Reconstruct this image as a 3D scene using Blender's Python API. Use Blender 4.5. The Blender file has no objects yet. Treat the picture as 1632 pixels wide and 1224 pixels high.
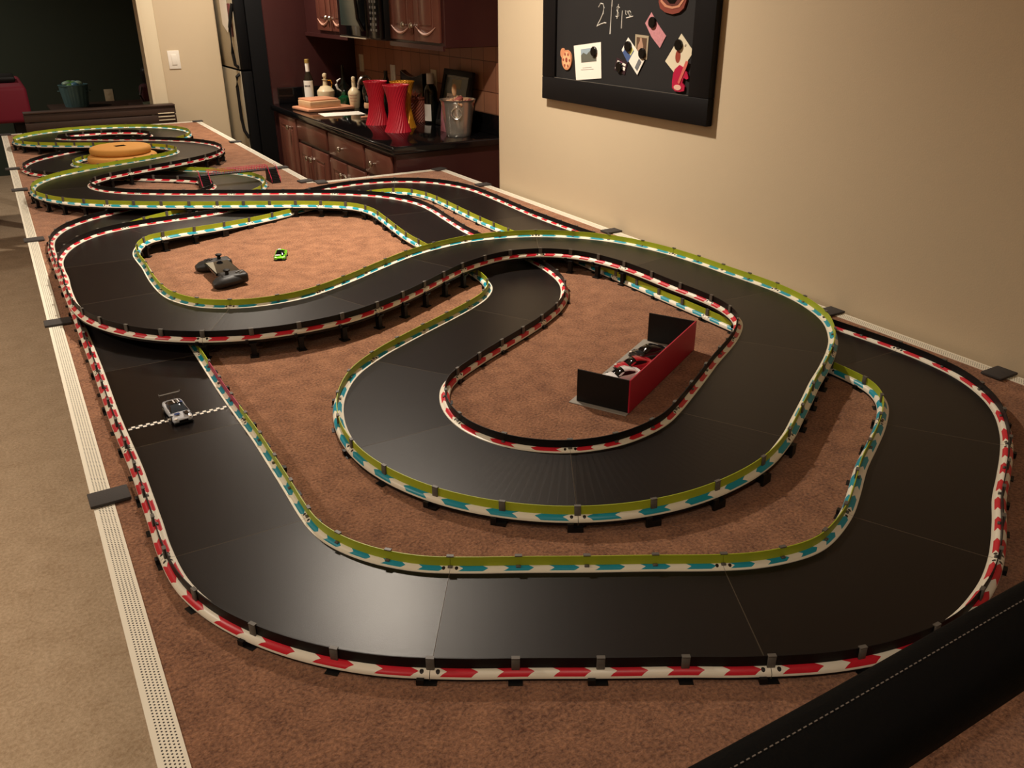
import bpy, bmesh, math, random, json
from mathutils import Vector, Matrix
random.seed(7)
SC = bpy.context.scene
COL = SC.collection
PI = math.pi
TZ = 0.80            # height of the table top above the floor

# ------------------------------------------------------------------ camera
cam_d = bpy.data.cameras.new('camera'); cam = bpy.data.objects.new('camera', cam_d); COL.objects.link(cam)
cam_d.sensor_width = 36.0; cam_d.lens = 1345.0/1632*36; cam_d.clip_start = 0.02; cam_d.clip_end = 60
_rt = Vector((0.86233745, -0.50632255, -0.0034053)); _up = Vector((0.21512391, 0.36028105, 0.90769999)); _fw = Vector((0.4583621, 0.78347626, -0.41960593))
_m = Matrix((( _rt.x, _up.x, -_fw.x, 0), (_rt.y, _up.y, -_fw.y, 0), (_rt.z, _up.z, -_fw.z, 0), (0, 0, 0, 1)))
cam.matrix_world = Matrix.Translation((0, 0, TZ+0.78)) @ _m
SC.camera = cam
SC.view_settings.view_transform = 'Standard'; SC.view_settings.look = 'None'
SC.view_settings.gamma = 1.0; SC.view_settings.use_curve_mapping = False
SC.view_settings.exposure = -0.12

# ------------------------------------------------------------------ world and lamps
w = bpy.data.worlds.new('world'); SC.world = w; w.use_nodes = True
w.node_tree.nodes['Background'].inputs[0].default_value = (0.9, 0.75, 0.55, 1); w.node_tree.nodes['Background'].inputs[1].default_value = 0.02
def lamp(x, y, power, size=0.11, z=2.425, col=(1.0, 0.87, 0.72), spread=150, tilt=None):
    d = bpy.data.lights.new('ceiling_or_fill_lamp', 'AREA'); d.shape = 'DISK'; d.size = size; d.energy = power; d.color = col
    d.spread = math.radians(spread)
    o = bpy.data.objects.new('ceiling_or_fill_lamp', d); COL.objects.link(o); o.location = (x, y, z)
    if tilt: o.rotation_euler = tilt
    return o
lamp(0.98, 2.72, 42)
lamp(1.2, 5.5, 30)
lamp(0.2, -0.2, 5)  # added fill lamp behind the camera, weak ambient light
lamp(-1.6, 2.2, 34)
lamp(-1.6, -0.5, 16)  # another unseen fill lamp added behind the camera for ambient light
lamp(-1.4, 4.6, 18)
lamp(-0.6, 8.2, 14)  # fill lamp added to brighten the dark next room

# ------------------------------------------------------------------ helpers
WM = {}
def tag(o, label=None, cat=None, group=None, kind=None):
    if label: o['label'] = label
    if cat: o['category'] = cat
    if group: o['group'] = group
    if kind: o['kind'] = kind
    return o
def thing(name, label, cat, loc=(0, 0, 0), rot=0, group=None, tilt=None):
    o = bpy.data.objects.new(name, None); COL.objects.link(o); o.empty_display_size = 0.02
    M = Matrix.Translation(loc) @ Matrix.Rotation(rot, 4, 'Z')
    if tilt: M = M @ tilt
    o.matrix_world = M; o.location = M.to_translation(); o.rotation_euler = M.to_euler()
    WM[o] = M
    return tag(o, label, cat, group)
class MB:
    def __init__(s): s.v = []; s.f = []; s.m = []; s.smooth = []; s.mi = 0
    def add(s, vs, fs, smooth=False):
        b = len(s.v); s.v += [tuple(v) for v in vs]
        for f in fs: s.f.append([i+b for i in f]); s.m.append(s.mi); s.smooth.append(smooth)
        return s
    def box(s, x0, x1, y0, y1, z0, z1, M=None):
        vs = [Vector(p) for p in [(x0,y0,z0),(x1,y0,z0),(x1,y1,z0),(x0,y1,z0),(x0,y0,z1),(x1,y0,z1),(x1,y1,z1),(x0,y1,z1)]]
        if M is not None: vs = [M @ v for v in vs]
        return s.add(vs, [(0,3,2,1),(4,5,6,7),(0,1,5,4),(1,2,6,5),(2,3,7,6),(3,0,4,7)])
    def rbox(s, x0, x1, y0, y1, z0, z1, r=0.004, seg=2, M=None):
        bm = bmesh.new(); bmesh.ops.create_cube(bm, size=1)
        for v in bm.verts: v.co = Vector((x0+(v.co.x+.5)*(x1-x0), y0+(v.co.y+.5)*(y1-y0), z0+(v.co.z+.5)*(z1-z0)))
        r = min(r, .49*min(x1-x0, y1-y0, z1-z0))
        bmesh.ops.bevel(bm, geom=bm.edges[:], offset=r, segments=seg, profile=.5, affect='EDGES')
        return s.bm(bm, M, True)
    def bm(s, bm, M=None, smooth=True):
        bm.verts.index_update(); vs = [(M @ v.co if M is not None else v.co.copy()) for v in bm.verts]
        fs = [[v.index for v in f.verts] for f in bm.faces]; bm.free()
        return s.add(vs, fs, smooth)
    def lathe(s, prof, c=(0, 0, 0), n=28, M=None, cap=True, twist=None, sx=1, sy=1):
        vs = []; fs = []
        for r, z in prof:
            for k in range(n):
                a = 2*PI*k/n
                v = Vector((c[0]+r*math.cos(a)*sx, c[1]+r*math.sin(a)*sy, c[2]+z))
                vs.append(M @ v if M is not None else v)
        for i in range(len(prof)-1):
            for k in range(n):
                fs.append((i*n+k, i*n+(k+1) % n, (i+1)*n+(k+1) % n, (i+1)*n+k))
        if cap: fs.append(list(range(n))[::-1]); fs.append([(len(prof)-1)*n+k for k in range(n)])
        return s.add(vs, fs, True)
    def cyl(s, c, r, h, n=20, M=None, r2=None):
        return s.lathe([(r, 0), (r2 if r2 is not None else r, h)], c, n, M)
    def tube(s, pts, r, n=8, closed=False):
        pts = [Vector(p) for p in pts]; vs = []; fs = []; N = len(pts)
        for i, p in enumerate(pts):
            a = pts[(i-1) % N if closed else max(i-1, 0)]; b = pts[(i+1) % N if closed else min(i+1, N-1)]
            t = (b-a).normalized(); u = t.cross(Vector((0, 0, 1)))
            if u.length < .05: u = t.cross(Vector((1, 0, 0)))
            u.normalize(); w_ = u.cross(t)
            rr = r[i] if isinstance(r, (list, tuple)) else r
            for k in range(n):
                an = 2*PI*k/n; vs.append(p+u*math.cos(an)*rr+w_*math.sin(an)*rr)
        for i in range(N if closed else N-1):
            j = (i+1) % N
            for k in range(n): fs.append((i*n+k, i*n+(k+1) % n, j*n+(k+1) % n, j*n+k))
        if not closed: fs.append(list(range(n))); fs.append([(N-1)*n+k for k in range(n)][::-1])
        return s.add(vs, fs, True)
    def prism(s, poly, z0, z1, M=None):
        n = len(poly); vs = [Vector((x, y, z0)) for x, y in poly]+[Vector((x, y, z1)) for x, y in poly]
        if M is not None: vs = [M @ v for v in vs]
        return s.add(vs, [list(range(n))[::-1], [n+i for i in range(n)]]+[(i, (i+1) % n, n+(i+1) % n, n+i) for i in range(n)])
    def sphere(s, c, r, n=16, m=10, sc=(1, 1, 1)):
        prof = [(max(r*math.sin(PI*i/m), 1e-5)*1.0, -r*math.cos(PI*i/m)*sc[2]) for i in range(m+1)]
        return s.lathe(prof, c, n, sx=sc[0], sy=sc[1])
    def mesh(s, name, mats):
        me = bpy.data.meshes.new(name); me.from_pydata(s.v, [], s.f); me.update()
        for mt in (mats if isinstance(mats, (list, tuple)) else [mats]): me.materials.append(mt)
        for p, mi, sm in zip(me.polygons, s.m, s.smooth): p.material_index = mi; p.use_smooth = sm
        bm = bmesh.new(); bm.from_mesh(me); bmesh.ops.recalc_face_normals(bm, faces=bm.faces[:]); bm.to_mesh(me); bm.free()
        return me
    def build(s, name, mats, parent=None, world=True, sharp=35):
        if parent is not None and world:
            I = WM[parent].inverted(); s.v = [tuple(I @ Vector(v)) for v in s.v]
        me = s.mesh(name, mats)
        if any(s.smooth):
            try: me.set_sharp_from_angle(angle=math.radians(sharp))
            except Exception: pass
        return link(name, me, parent)
def link(name, me, parent=None, M=None):
    o = bpy.data.objects.new(name, me); COL.objects.link(o)
    if parent is not None: o.parent = parent
    if M is not None: o.matrix_local = M
    WM[o] = (WM[parent] if parent is not None else Matrix()) @ (M if M is not None else Matrix())
    return o
def centre(o):
    """put a parentless mesh's origin at the foot of its shape"""
    vs = o.data.vertices; n = len(vs)
    cx = sum(v.co.x for v in vs)/n; cy = sum(v.co.y for v in vs)/n; cz = min(v.co.z for v in vs)
    o.data.transform(Matrix.Translation((-cx, -cy, -cz))); o.location = (cx, cy, cz); WM[o] = Matrix.Translation((cx, cy, cz))
    return o
def struct(name, mb, mat): return tag(mb.build(name, mat), kind='structure')

# ------------------------------------------------------------------ materials
def lin(c):
    c = [x/255 for x in c]
    return tuple(x/12.92 if x <= .04045 else ((x+.055)/1.055)**2.4 for x in c)+(1,)
def N(nt, t, **kw):
    n = nt.nodes.new(t)
    for k, v in kw.items(): setattr(n, k, v)
    return n
def math_n(nt, op, a, b=None, c=None):
    n = N(nt, 'ShaderNodeMath', operation=op)
    for i, v in enumerate((a, b, c)):
        if v is None: continue
        if isinstance(v, (int, float)): n.inputs[i].default_value = v
        else: nt.links.new(v, n.inputs[i])
    return n.outputs[0]
def mix_c(nt, f, a, b):
    n = N(nt, 'ShaderNodeMix', data_type='RGBA')
    for i, v in ((0, f), (6, a), (7, b)):
        if isinstance(v, (tuple, list)): n.inputs[i].default_value = v
        elif isinstance(v, (int, float)): n.inputs[i].default_value = v
        else: nt.links.new(v, n.inputs[i])
    return n.outputs[2]
def mat(name, col, rough=.5, metal=0, noise=0, nscale=40, bump=0, bscale=200, spec=.5, coat=0, trans=0, emit=None, ior=1.45, sub=0):
    m = bpy.data.materials.new(name); m.use_nodes = True; nt = m.node_tree; b = nt.nodes['Principled BSDF']
    c = lin(col); b.inputs['Base Color'].default_value = c
    b.inputs['Roughness'].default_value = rough; b.inputs['Metallic'].default_value = metal
    b.inputs['Specular IOR Level'].default_value = spec; b.inputs['Coat Weight'].default_value = coat; b.inputs['Coat Roughness'].default_value = .08
    b.inputs['Transmission Weight'].default_value = trans; b.inputs['IOR'].default_value = ior
    tc = N(nt, 'ShaderNodeTexCoord')
    if noise:
        n = N(nt, 'ShaderNodeTexNoise'); n.inputs['Scale'].default_value = nscale; n.inputs['Detail'].default_value = 4
        nt.links.new(tc.outputs['Object'], n.inputs['Vector'])
        k = math_n(nt, 'MULTIPLY_ADD', n.outputs[0], 2*noise, 1-noise)
        v = N(nt, 'ShaderNodeVectorMath', operation='SCALE'); v.inputs[0].default_value = c[:3]; nt.links.new(k, v.inputs['Scale'])
        nt.links.new(v.outputs[0], b.inputs['Base Color'])
    if bump:
        n = N(nt, 'ShaderNodeTexNoise'); n.inputs['Scale'].default_value = bscale; n.inputs['Detail'].default_value = 3
        nt.links.new(tc.outputs['Object'], n.inputs['Vector'])
        bp = N(nt, 'ShaderNodeBump'); bp.inputs['Strength'].default_value = bump; bp.inputs['Distance'].default_value = .002
        nt.links.new(n.outputs[0], bp.inputs['Height']); nt.links.new(bp.outputs[0], b.inputs['Normal'])
    if emit: b.inputs['Emission Color'].default_value = lin(emit[0]); b.inputs['Emission Strength'].default_value = emit[1]
    return m
M_wall = mat('beige_paint', (206, 188, 158), .75, noise=.03, nscale=3, bump=.12, bscale=260)
M_trimp = mat('cream_gloss_paint', (222, 208, 178), .4)
M_ceil = mat('ceiling_paint', (225, 215, 195), .9)
M_green = mat('dark_green_paint', (62, 72, 62), .8, noise=.04, nscale=4)
M_black = mat('black_plastic', (15, 14, 14), .5, spec=.35)
M_gblack = mat('glossy_black_plastic', (12, 12, 13), .18)
M_clip = mat('grey_plastic', (92, 88, 82), .45)
M_bar_k = mat('black_barrier_plastic', (13, 10, 10), .5, spec=.3)
M_bar_g = mat('lime_green_plastic', (166, 178, 40), .45)
M_bar_r = mat('crimson_plastic', (165, 20, 62), .45)
M_edge = mat('white_edge_metal', (232, 226, 208), .4)
M_rubber = mat('black_rubber', (58, 54, 52), .8, bump=.3, bscale=500)
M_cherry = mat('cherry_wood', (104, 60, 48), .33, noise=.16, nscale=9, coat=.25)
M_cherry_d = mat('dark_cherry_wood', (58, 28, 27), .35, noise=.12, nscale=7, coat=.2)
M_knob = mat('brushed_nickel', (190, 180, 165), .28, metal=1)
M_chrome = mat('chrome', (225, 222, 212), .24, metal=.85)
M_steel = mat('stainless_steel', (176, 166, 144), .5, metal=.45)
M_granite = mat('black_granite', (16, 15, 16), .09, noise=.3, nscale=300, spec=.6)
M_white = mat('white_paper', (238, 232, 220), .7)
M_cream = mat('cream_ceramic', (214, 196, 160), .35, noise=.06, nscale=30)
M_red = mat('red_plastic', (196, 30, 52), .42)
M_gold = mat('silk_gold_plastic', (214, 146, 36), .3, metal=.35)
M_orange = mat('orange_foam', (200, 142, 66), .8, noise=.05, nscale=60, bump=.15, bscale=300)
M_leather = mat('black_leather', (5, 5, 5), .75, bump=.25, bscale=300, spec=.12)
M_glassd = mat('dark_glass', (8, 9, 11), .08, spec=.4)
M_wood = mat('pale_wood', (214, 176, 134), .5, noise=.1, nscale=25)
M_tire = mat('tyre_rubber', (18, 18, 18), .7)

# brown carpet of the table
def carpet(name, col, col2, s1, bump, dist, seed=0):
    m = mat(name, col, .95, spec=.1); nt = m.node_tree; b = nt.nodes['Principled BSDF']; tc = N(nt, 'ShaderNodeTexCoord')
    a = N(nt, 'ShaderNodeTexNoise'); a.inputs['Scale'].default_value = s1; a.inputs['Detail'].default_value = 6; a.inputs['Roughness'].default_value = .7
    g = N(nt, 'ShaderNodeTexNoise'); g.inputs['Scale'].default_value = s1*.13; g.inputs['Detail'].default_value = 2
    nt.links.new(tc.outputs['Object'], a.inputs['Vector']); nt.links.new(tc.outputs['Object'], g.inputs['Vector'])
    f = math_n(nt, 'ADD', math_n(nt, 'MULTIPLY', a.outputs[0], .8), math_n(nt, 'MULTIPLY', g.outputs[0], .25))
    r = N(nt, 'ShaderNodeMapRange'); r.inputs[1].default_value = .38; r.inputs[2].default_value = .66; nt.links.new(f, r.inputs[0])
    nt.links.new(mix_c(nt, r.outputs[0], lin(col2), lin(col)), b.inputs['Base Color'])
    bp = N(nt, 'ShaderNodeBump'); bp.inputs['Strength'].default_value = bump; bp.inputs['Distance'].default_value = dist
    nt.links.new(a.outputs[0], bp.inputs['Height']); nt.links.new(bp.outputs[0], b.inputs['Normal'])
    b.inputs['Sheen Weight'].default_value = .15
    return m
M_carpet = carpet('brown_carpet', (190, 136, 100), (104, 64, 43), 190, 1.0, .006)
M_floor = carpet('beige_carpet', (212, 188, 158), (176, 150, 120), 90, .6, .006)

# perforated edging: rows of small dark holes
def perf():
    m = mat('perforated_white_strip', (232, 226, 208), .42); nt = m.node_tree; b = nt.nodes['Principled BSDF']; uv = N(nt, 'ShaderNodeUVMap'); uv.uv_map = 'UVMap'
    sp = N(nt, 'ShaderNodeSeparateXYZ'); nt.links.new(uv.outputs[0], sp.inputs[0])
    p = .0046
    row = math_n(nt, 'DIVIDE', sp.outputs[1], p)
    ri = math_n(nt, 'FLOOR', row)
    col = math_n(nt, 'ADD', math_n(nt, 'DIVIDE', sp.outputs[0], p*1.15), math_n(nt, 'MULTIPLY', math_n(nt, 'MODULO', ri, 2.0), .5))
    fx = math_n(nt, 'MULTIPLY', math_n(nt, 'SUBTRACT', math_n(nt, 'FRACT', col), .5), 1.15)
    fy = math_n(nt, 'SUBTRACT', math_n(nt, 'FRACT', row), .5)
    d = math_n(nt, 'SQRT', math_n(nt, 'ADD', math_n(nt, 'MULTIPLY', fx, fx), math_n(nt, 'MULTIPLY', fy, fy)))
    hole = math_n(nt, 'LESS_THAN', d, .27)
    inside = math_n(nt, 'MULTIPLY', math_n(nt, 'GREATER_THAN', sp.outputs[1], p*1.0), math_n(nt, 'LESS_THAN', sp.outputs[1], p*6.0))
    nt.links.new(mix_c(nt, math_n(nt, 'MULTIPLY', hole, inside), lin((232, 226, 208)), lin((38, 30, 24))), b.inputs['Base Color'])
    return m
M_perf = perf()

def kerb_mat(name, col):
    m = mat(name, col, .35, spec=.4); nt = m.node_tree; b = nt.nodes['Principled BSDF']
    uv = N(nt, 'ShaderNodeUVMap'); uv.uv_map = 'UVMap'; sp = N(nt, 'ShaderNodeSeparateXYZ'); nt.links.new(uv.outputs[0], sp.inputs[0])
    u, v = sp.outputs[0], sp.outputs[1]
    off = math_n(nt, 'MULTIPLY', math_n(nt, 'MINIMUM', math_n(nt, 'ABSOLUTE', math_n(nt, 'SUBTRACT', v, .36)), math_n(nt, 'ABSOLUTE', math_n(nt, 'SUBTRACT', v, .80))), -1.3)
    ph = math_n(nt, 'FRACT', math_n(nt, 'DIVIDE', math_n(nt, 'SUBTRACT', math_n(nt, 'SUBTRACT', u, .58), off), 2.0))
    st = math_n(nt, 'LESS_THAN', ph, .55)
    st = math_n(nt, 'MULTIPLY', st, math_n(nt, 'GREATER_THAN', v, .17))
    st = math_n(nt, 'MULTIPLY', st, math_n(nt, 'LESS_THAN', v, .99))
    c = mix_c(nt, st, lin((236, 230, 212)), lin(col))
    at = N(nt, 'ShaderNodeAttribute'); at.attribute_name = 'seamd'
    dx = math_n(nt, 'SUBTRACT', at.outputs['Fac'], .0095)
    hole = None
    for vc in (.38, .80):
        dy = math_n(nt, 'MULTIPLY', math_n(nt, 'SUBTRACT', v, vc), .022)
        d = math_n(nt, 'SQRT', math_n(nt, 'ADD', math_n(nt, 'MULTIPLY', dx, dx), math_n(nt, 'MULTIPLY', dy, dy)))
        h = math_n(nt, 'LESS_THAN', d, .0026); hole = h if hole is None else math_n(nt, 'MAXIMUM', hole, h)
    nt.links.new(mix_c(nt, hole, c, lin((30, 26, 24))), b.inputs['Base Color'])
    return m
M_kr = kerb_mat('red_white_kerb', (200, 32, 48)); M_kt = kerb_mat('teal_white_kerb', (28, 146, 168))

def road_mat(i, rough):
    m = mat('black_track_plastic_%d' % i, (30, 25, 23), rough, spec=.30); nt = m.node_tree; b = nt.nodes['Principled BSDF']
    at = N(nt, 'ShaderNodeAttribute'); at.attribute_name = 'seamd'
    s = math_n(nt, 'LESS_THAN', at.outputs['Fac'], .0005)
    nt.links.new(mix_c(nt, s, lin((21, 17, 16)), lin((84, 74, 62))), b.inputs['Base Color'])  # pale seam line painted in: light caught on the panel edge bevels
    uv = N(nt, 'ShaderNodeUVMap'); uv.uv_map = 'UVMap'
    mp = N(nt, 'ShaderNodeMapping'); mp.inputs['Scale'].default_value = (40, 900, 1); nt.links.new(uv.outputs[0], mp.inputs[0])
    n = N(nt, 'ShaderNodeTexNoise'); n.inputs['Scale'].default_value = 1; n.inputs['Detail'].default_value = 2; nt.links.new(mp.outputs[0], n.inputs['Vector'])
    n2 = N(nt, 'ShaderNodeTexNoise'); n2.inputs['Scale'].default_value = 1400; n2.inputs['Detail'].default_value = 1
    tc = N(nt, 'ShaderNodeTexCoord'); nt.links.new(tc.outputs['Object'], n2.inputs['Vector'])
    h = math_n(nt, 'ADD', math_n(nt, 'MULTIPLY', n.outputs[0], .5), n2.outputs[0])
    bp = N(nt, 'ShaderNodeBump'); bp.inputs['Strength'].default_value = .2; bp.inputs['Distance'].default_value = .0004
    nt.links.new(h, bp.inputs['Height']); nt.links.new(bp.outputs[0], b.inputs['Normal'])
    return m
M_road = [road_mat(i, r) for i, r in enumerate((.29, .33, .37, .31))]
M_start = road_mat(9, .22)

# ------------------------------------------------------------------ room shell
XW, YC, XB, YF = 1.861, 3.297, 2.235, 6.45     # right wall face, its corner, kitchen back wall, far wall face
struct('floor', MB().box(-3.6, 3.2, -2.6, 11.2, -.05, 0), M_floor)
struct('ceiling', MB().box(-3.6, 3.2, -2.6, 11.2, 2.44, 2.5), M_ceil)
mb = MB().rbox(XW, 2.6, -2.6, YC, 0, 2.44, .018, 4); struct('wall_right', mb, M_wall)
struct('wall_back', MB().box(-3.6, 3.2, -2.7, -2.6, 0, 2.44), M_wall)
struct('wall_left', MB().box(-3.7, -3.6, -2.6, 11.2, 0, 2.44), M_wall)
struct('wall_far', MB().rbox(1.035, 1.437, YF, YF+.12, 0, 2.44, .012, 3), M_wall)
struct('wall_far_left', MB().box(-3.6, -.62, YF, YF+.12, 0, 2.44).box(-.62, 1.035, YF, YF+.12, 2.06, 2.44), M_wall)
mb = MB().rbox(.955, 1.04, YF-.018, YF, 0, 2.05, .005).box(.94, .957, YF-.018, YF+.13, 0, 2.05).rbox(-.705, -.62, YF-.018, YF, 0, 2.05, .005).rbox(-.705, 1.04, YF-.018, YF, 2.05, 2.135, .005)
struct('trim_1', mb, M_trimp)
struct('wall_next_room', MB().box(-3.6, 3.2, 9.6, 9.7, 0, 2.44), M_green)
struct('wall_next_room_side', MB().box(1.75, 1.85, 6.9, 9.6, 0, 2.44), M_green)
# kitchen back wall with brown tiles
def tile_mat():
    m = mat('brown_wall_tile', (140, 92, 70), .4); nt = m.node_tree; b = nt.nodes['Principled BSDF']; tc = N(nt, 'ShaderNodeTexCoord')
    sp = N(nt, 'ShaderNodeSeparateXYZ'); nt.links.new(tc.outputs['Object'], sp.inputs[0]); cb = N(nt, 'ShaderNodeCombineXYZ')
    nt.links.new(math_n(nt, 'ADD', sp.outputs[1], -.04), cb.inputs[0]); nt.links.new(math_n(nt, 'ADD', sp.outputs[2], -.067), cb.inputs[1])
    br = N(nt, 'ShaderNodeTexBrick'); br.offset = 0; br.inputs['Scale'].default_value = 1; br.inputs['Mortar Size'].default_value = .0022; br.inputs['Mortar Smooth'].default_value = .4
    br.inputs['Brick Width'].default_value = .131; br.inputs['Row Height'].default_value = .15
    br.inputs['Color1'].default_value = lin((178, 124, 94)); br.inputs['Color2'].default_value = lin((152, 104, 80)); br.inputs['Mortar'].default_value = lin((84, 50, 38))
    nt.links.new(cb.outputs[0], br.inputs['Vector']); nt.links.new(br.outputs['Color'], b.inputs['Base Color'])
    bp = N(nt, 'ShaderNodeBump'); bp.inputs['Strength'].default_value = .6; bp.inputs['Distance'].default_value = .002; bp.invert = True
    nt.links.new(br.outputs['Fac'], bp.inputs['Height']); nt.links.new(bp.outputs[0], b.inputs['Normal'])
    return m
struct('wall_kitchen', MB().box(XB, XB+.1, YC-.2, 7.1, 0, 2.44), tile_mat())
struct('wall_kitchen_end', MB().box(1.437, XB, 6.95, 7.05, 0, 2.44), M_wall)

# ------------------------------------------------------------------ race table
tab = thing('game_table', 'long L shaped table covered in brown carpet with white perforated edging and black patches', 'table', (.6, 3, 0))
X1, X2, Y0, Y1, Y2 = 1.185, 1.838, .21, 3.812, 6.23
poly = [(0, Y0), (X2, Y0), (X2, Y1), (X1, Y1), (X1, Y2), (0, Y2)]
MB().prism([(.004, Y0+.004), (X2-.004, Y0+.004), (X2-.004, Y1-.004), (X1-.004, Y1-.004), (X1-.004, Y2-.004), (.004, Y2-.004)], TZ-.004, TZ).build('carpet_mat', M_carpet, tab)
MB().prism([(.012, Y0+.012), (X2-.012, Y0+.012), (X2-.012, Y1-.012), (X1-.012, Y1-.012), (X1-.012, Y2-.012), (.012, Y2-.012)], TZ-.05, TZ-.004).build('table_board', mat('dark_board', (52, 38, 30), .7, noise=.1), tab)
for lx, ly in [(.12, .4), (1.7, .4), (.12, 2.3), (1.7, 3.6), (.12, 4.2), (1.05, 4.3), (.12, 6.05), (1.05, 6.05), (1.7, 2.0)]:
    MB().rbox(lx-.03, lx+.03, ly-.03, ly+.03, 0, TZ-.05, .004).build('leg', M_black, tab)
def strip(a, b, inn):
    """angle strip along the table edge from a to b, 'inn' points inwards"""
    a, b, inn = Vector(a).to_3d(), Vector(b).to_3d(), Vector(inn).to_3d(); L = (b-a).length
    m = MB(); W = .031; t = .0016; up = Vector((0, 0, 1)); z = TZ
    def q(o, h): return [p+inn*o+up*(z+h) for p in (a, b)]
    A, B, C, D, E_, F = q(-.0015, t), q(W, t), q(W, 0), q(0, 0), q(0, -.022), q(-.0015, -.022)
    vs = [A[0], A[1], B[0], B[1], C[0], C[1], D[0], D[1], E_[0], E_[1], F[0], F[1]]
    m.add(vs, [(0, 1, 3, 2)]); m.mi = 1; m.add(vs, [(2, 3, 5, 4), (4, 5, 7, 6), (6, 7, 9, 8), (8, 9, 11, 10), (10, 11, 1, 0), (0, 2, 4, 6, 8, 10), (1, 11, 9, 7, 5, 3)])
    o = m.build('edge_strip', [M_perf, M_edge], tab); me = o.data; uvl = me.uv_layers.new(name='UVMap'); I = WM[tab]
    for lp in me.loops:
        p = I @ me.vertices[lp.vertex_index].co; uvl.data[lp.index].uv = ((p-a).dot((b-a).normalized()), (p-a-up*z).dot(inn))
ys = [Y0, .445, 1.405, 2.39, 3.346, 4.318, 4.9, Y2]
for i in range(len(ys)-1): strip((0, ys[i]+.002), (0, ys[i+1]-.002), (1, 0))
strip((.002, Y2), (X1-.002, Y2), (0, -1))
ys = [Y1, 4.238, 5.175, Y2]
for i in range(3): strip((X1, ys[i]+.002), (X1, ys[i+1]-.002), (-1, 0))
strip((X1+.002, Y1), (X2-.002, Y1), (0, -1))
ys = [Y0, .455, .935, 1.41, 2.396, 3.353, Y1]
for i in range(6): strip((X2, ys[i]+.002), (X2, ys[i+1]-.002), (-1, 0))
for x, y, rz in [(.022, 2.389, 0), (.026, 1.405, .02), (.02, 3.346, .03), (.018, 4.318, 0), (.012, 4.897, 0), (.02, 6.2, 0), (.02, .445, 0),
                 (1.168, 6.2, 0), (1.166, 5.175, 0), (1.16, 4.238, 0), (1.158, 3.85, .1), (1.212, 3.79, 1.5), (1.81, 3.79, .3), (1.815, 3.353, 0), (1.818, 2.396, 0), (1.812, 1.41, 0), (1.814, .938, 0)]:
    MB().rbox(-.032, .032, -.024, .024, 0, .006, .0015, 2, Matrix.Translation((x, y, TZ+.0018)) @ Matrix.Rotation(rz, 4, 'Z')).build('rubber_patch', M_rubber, tab)
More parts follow.
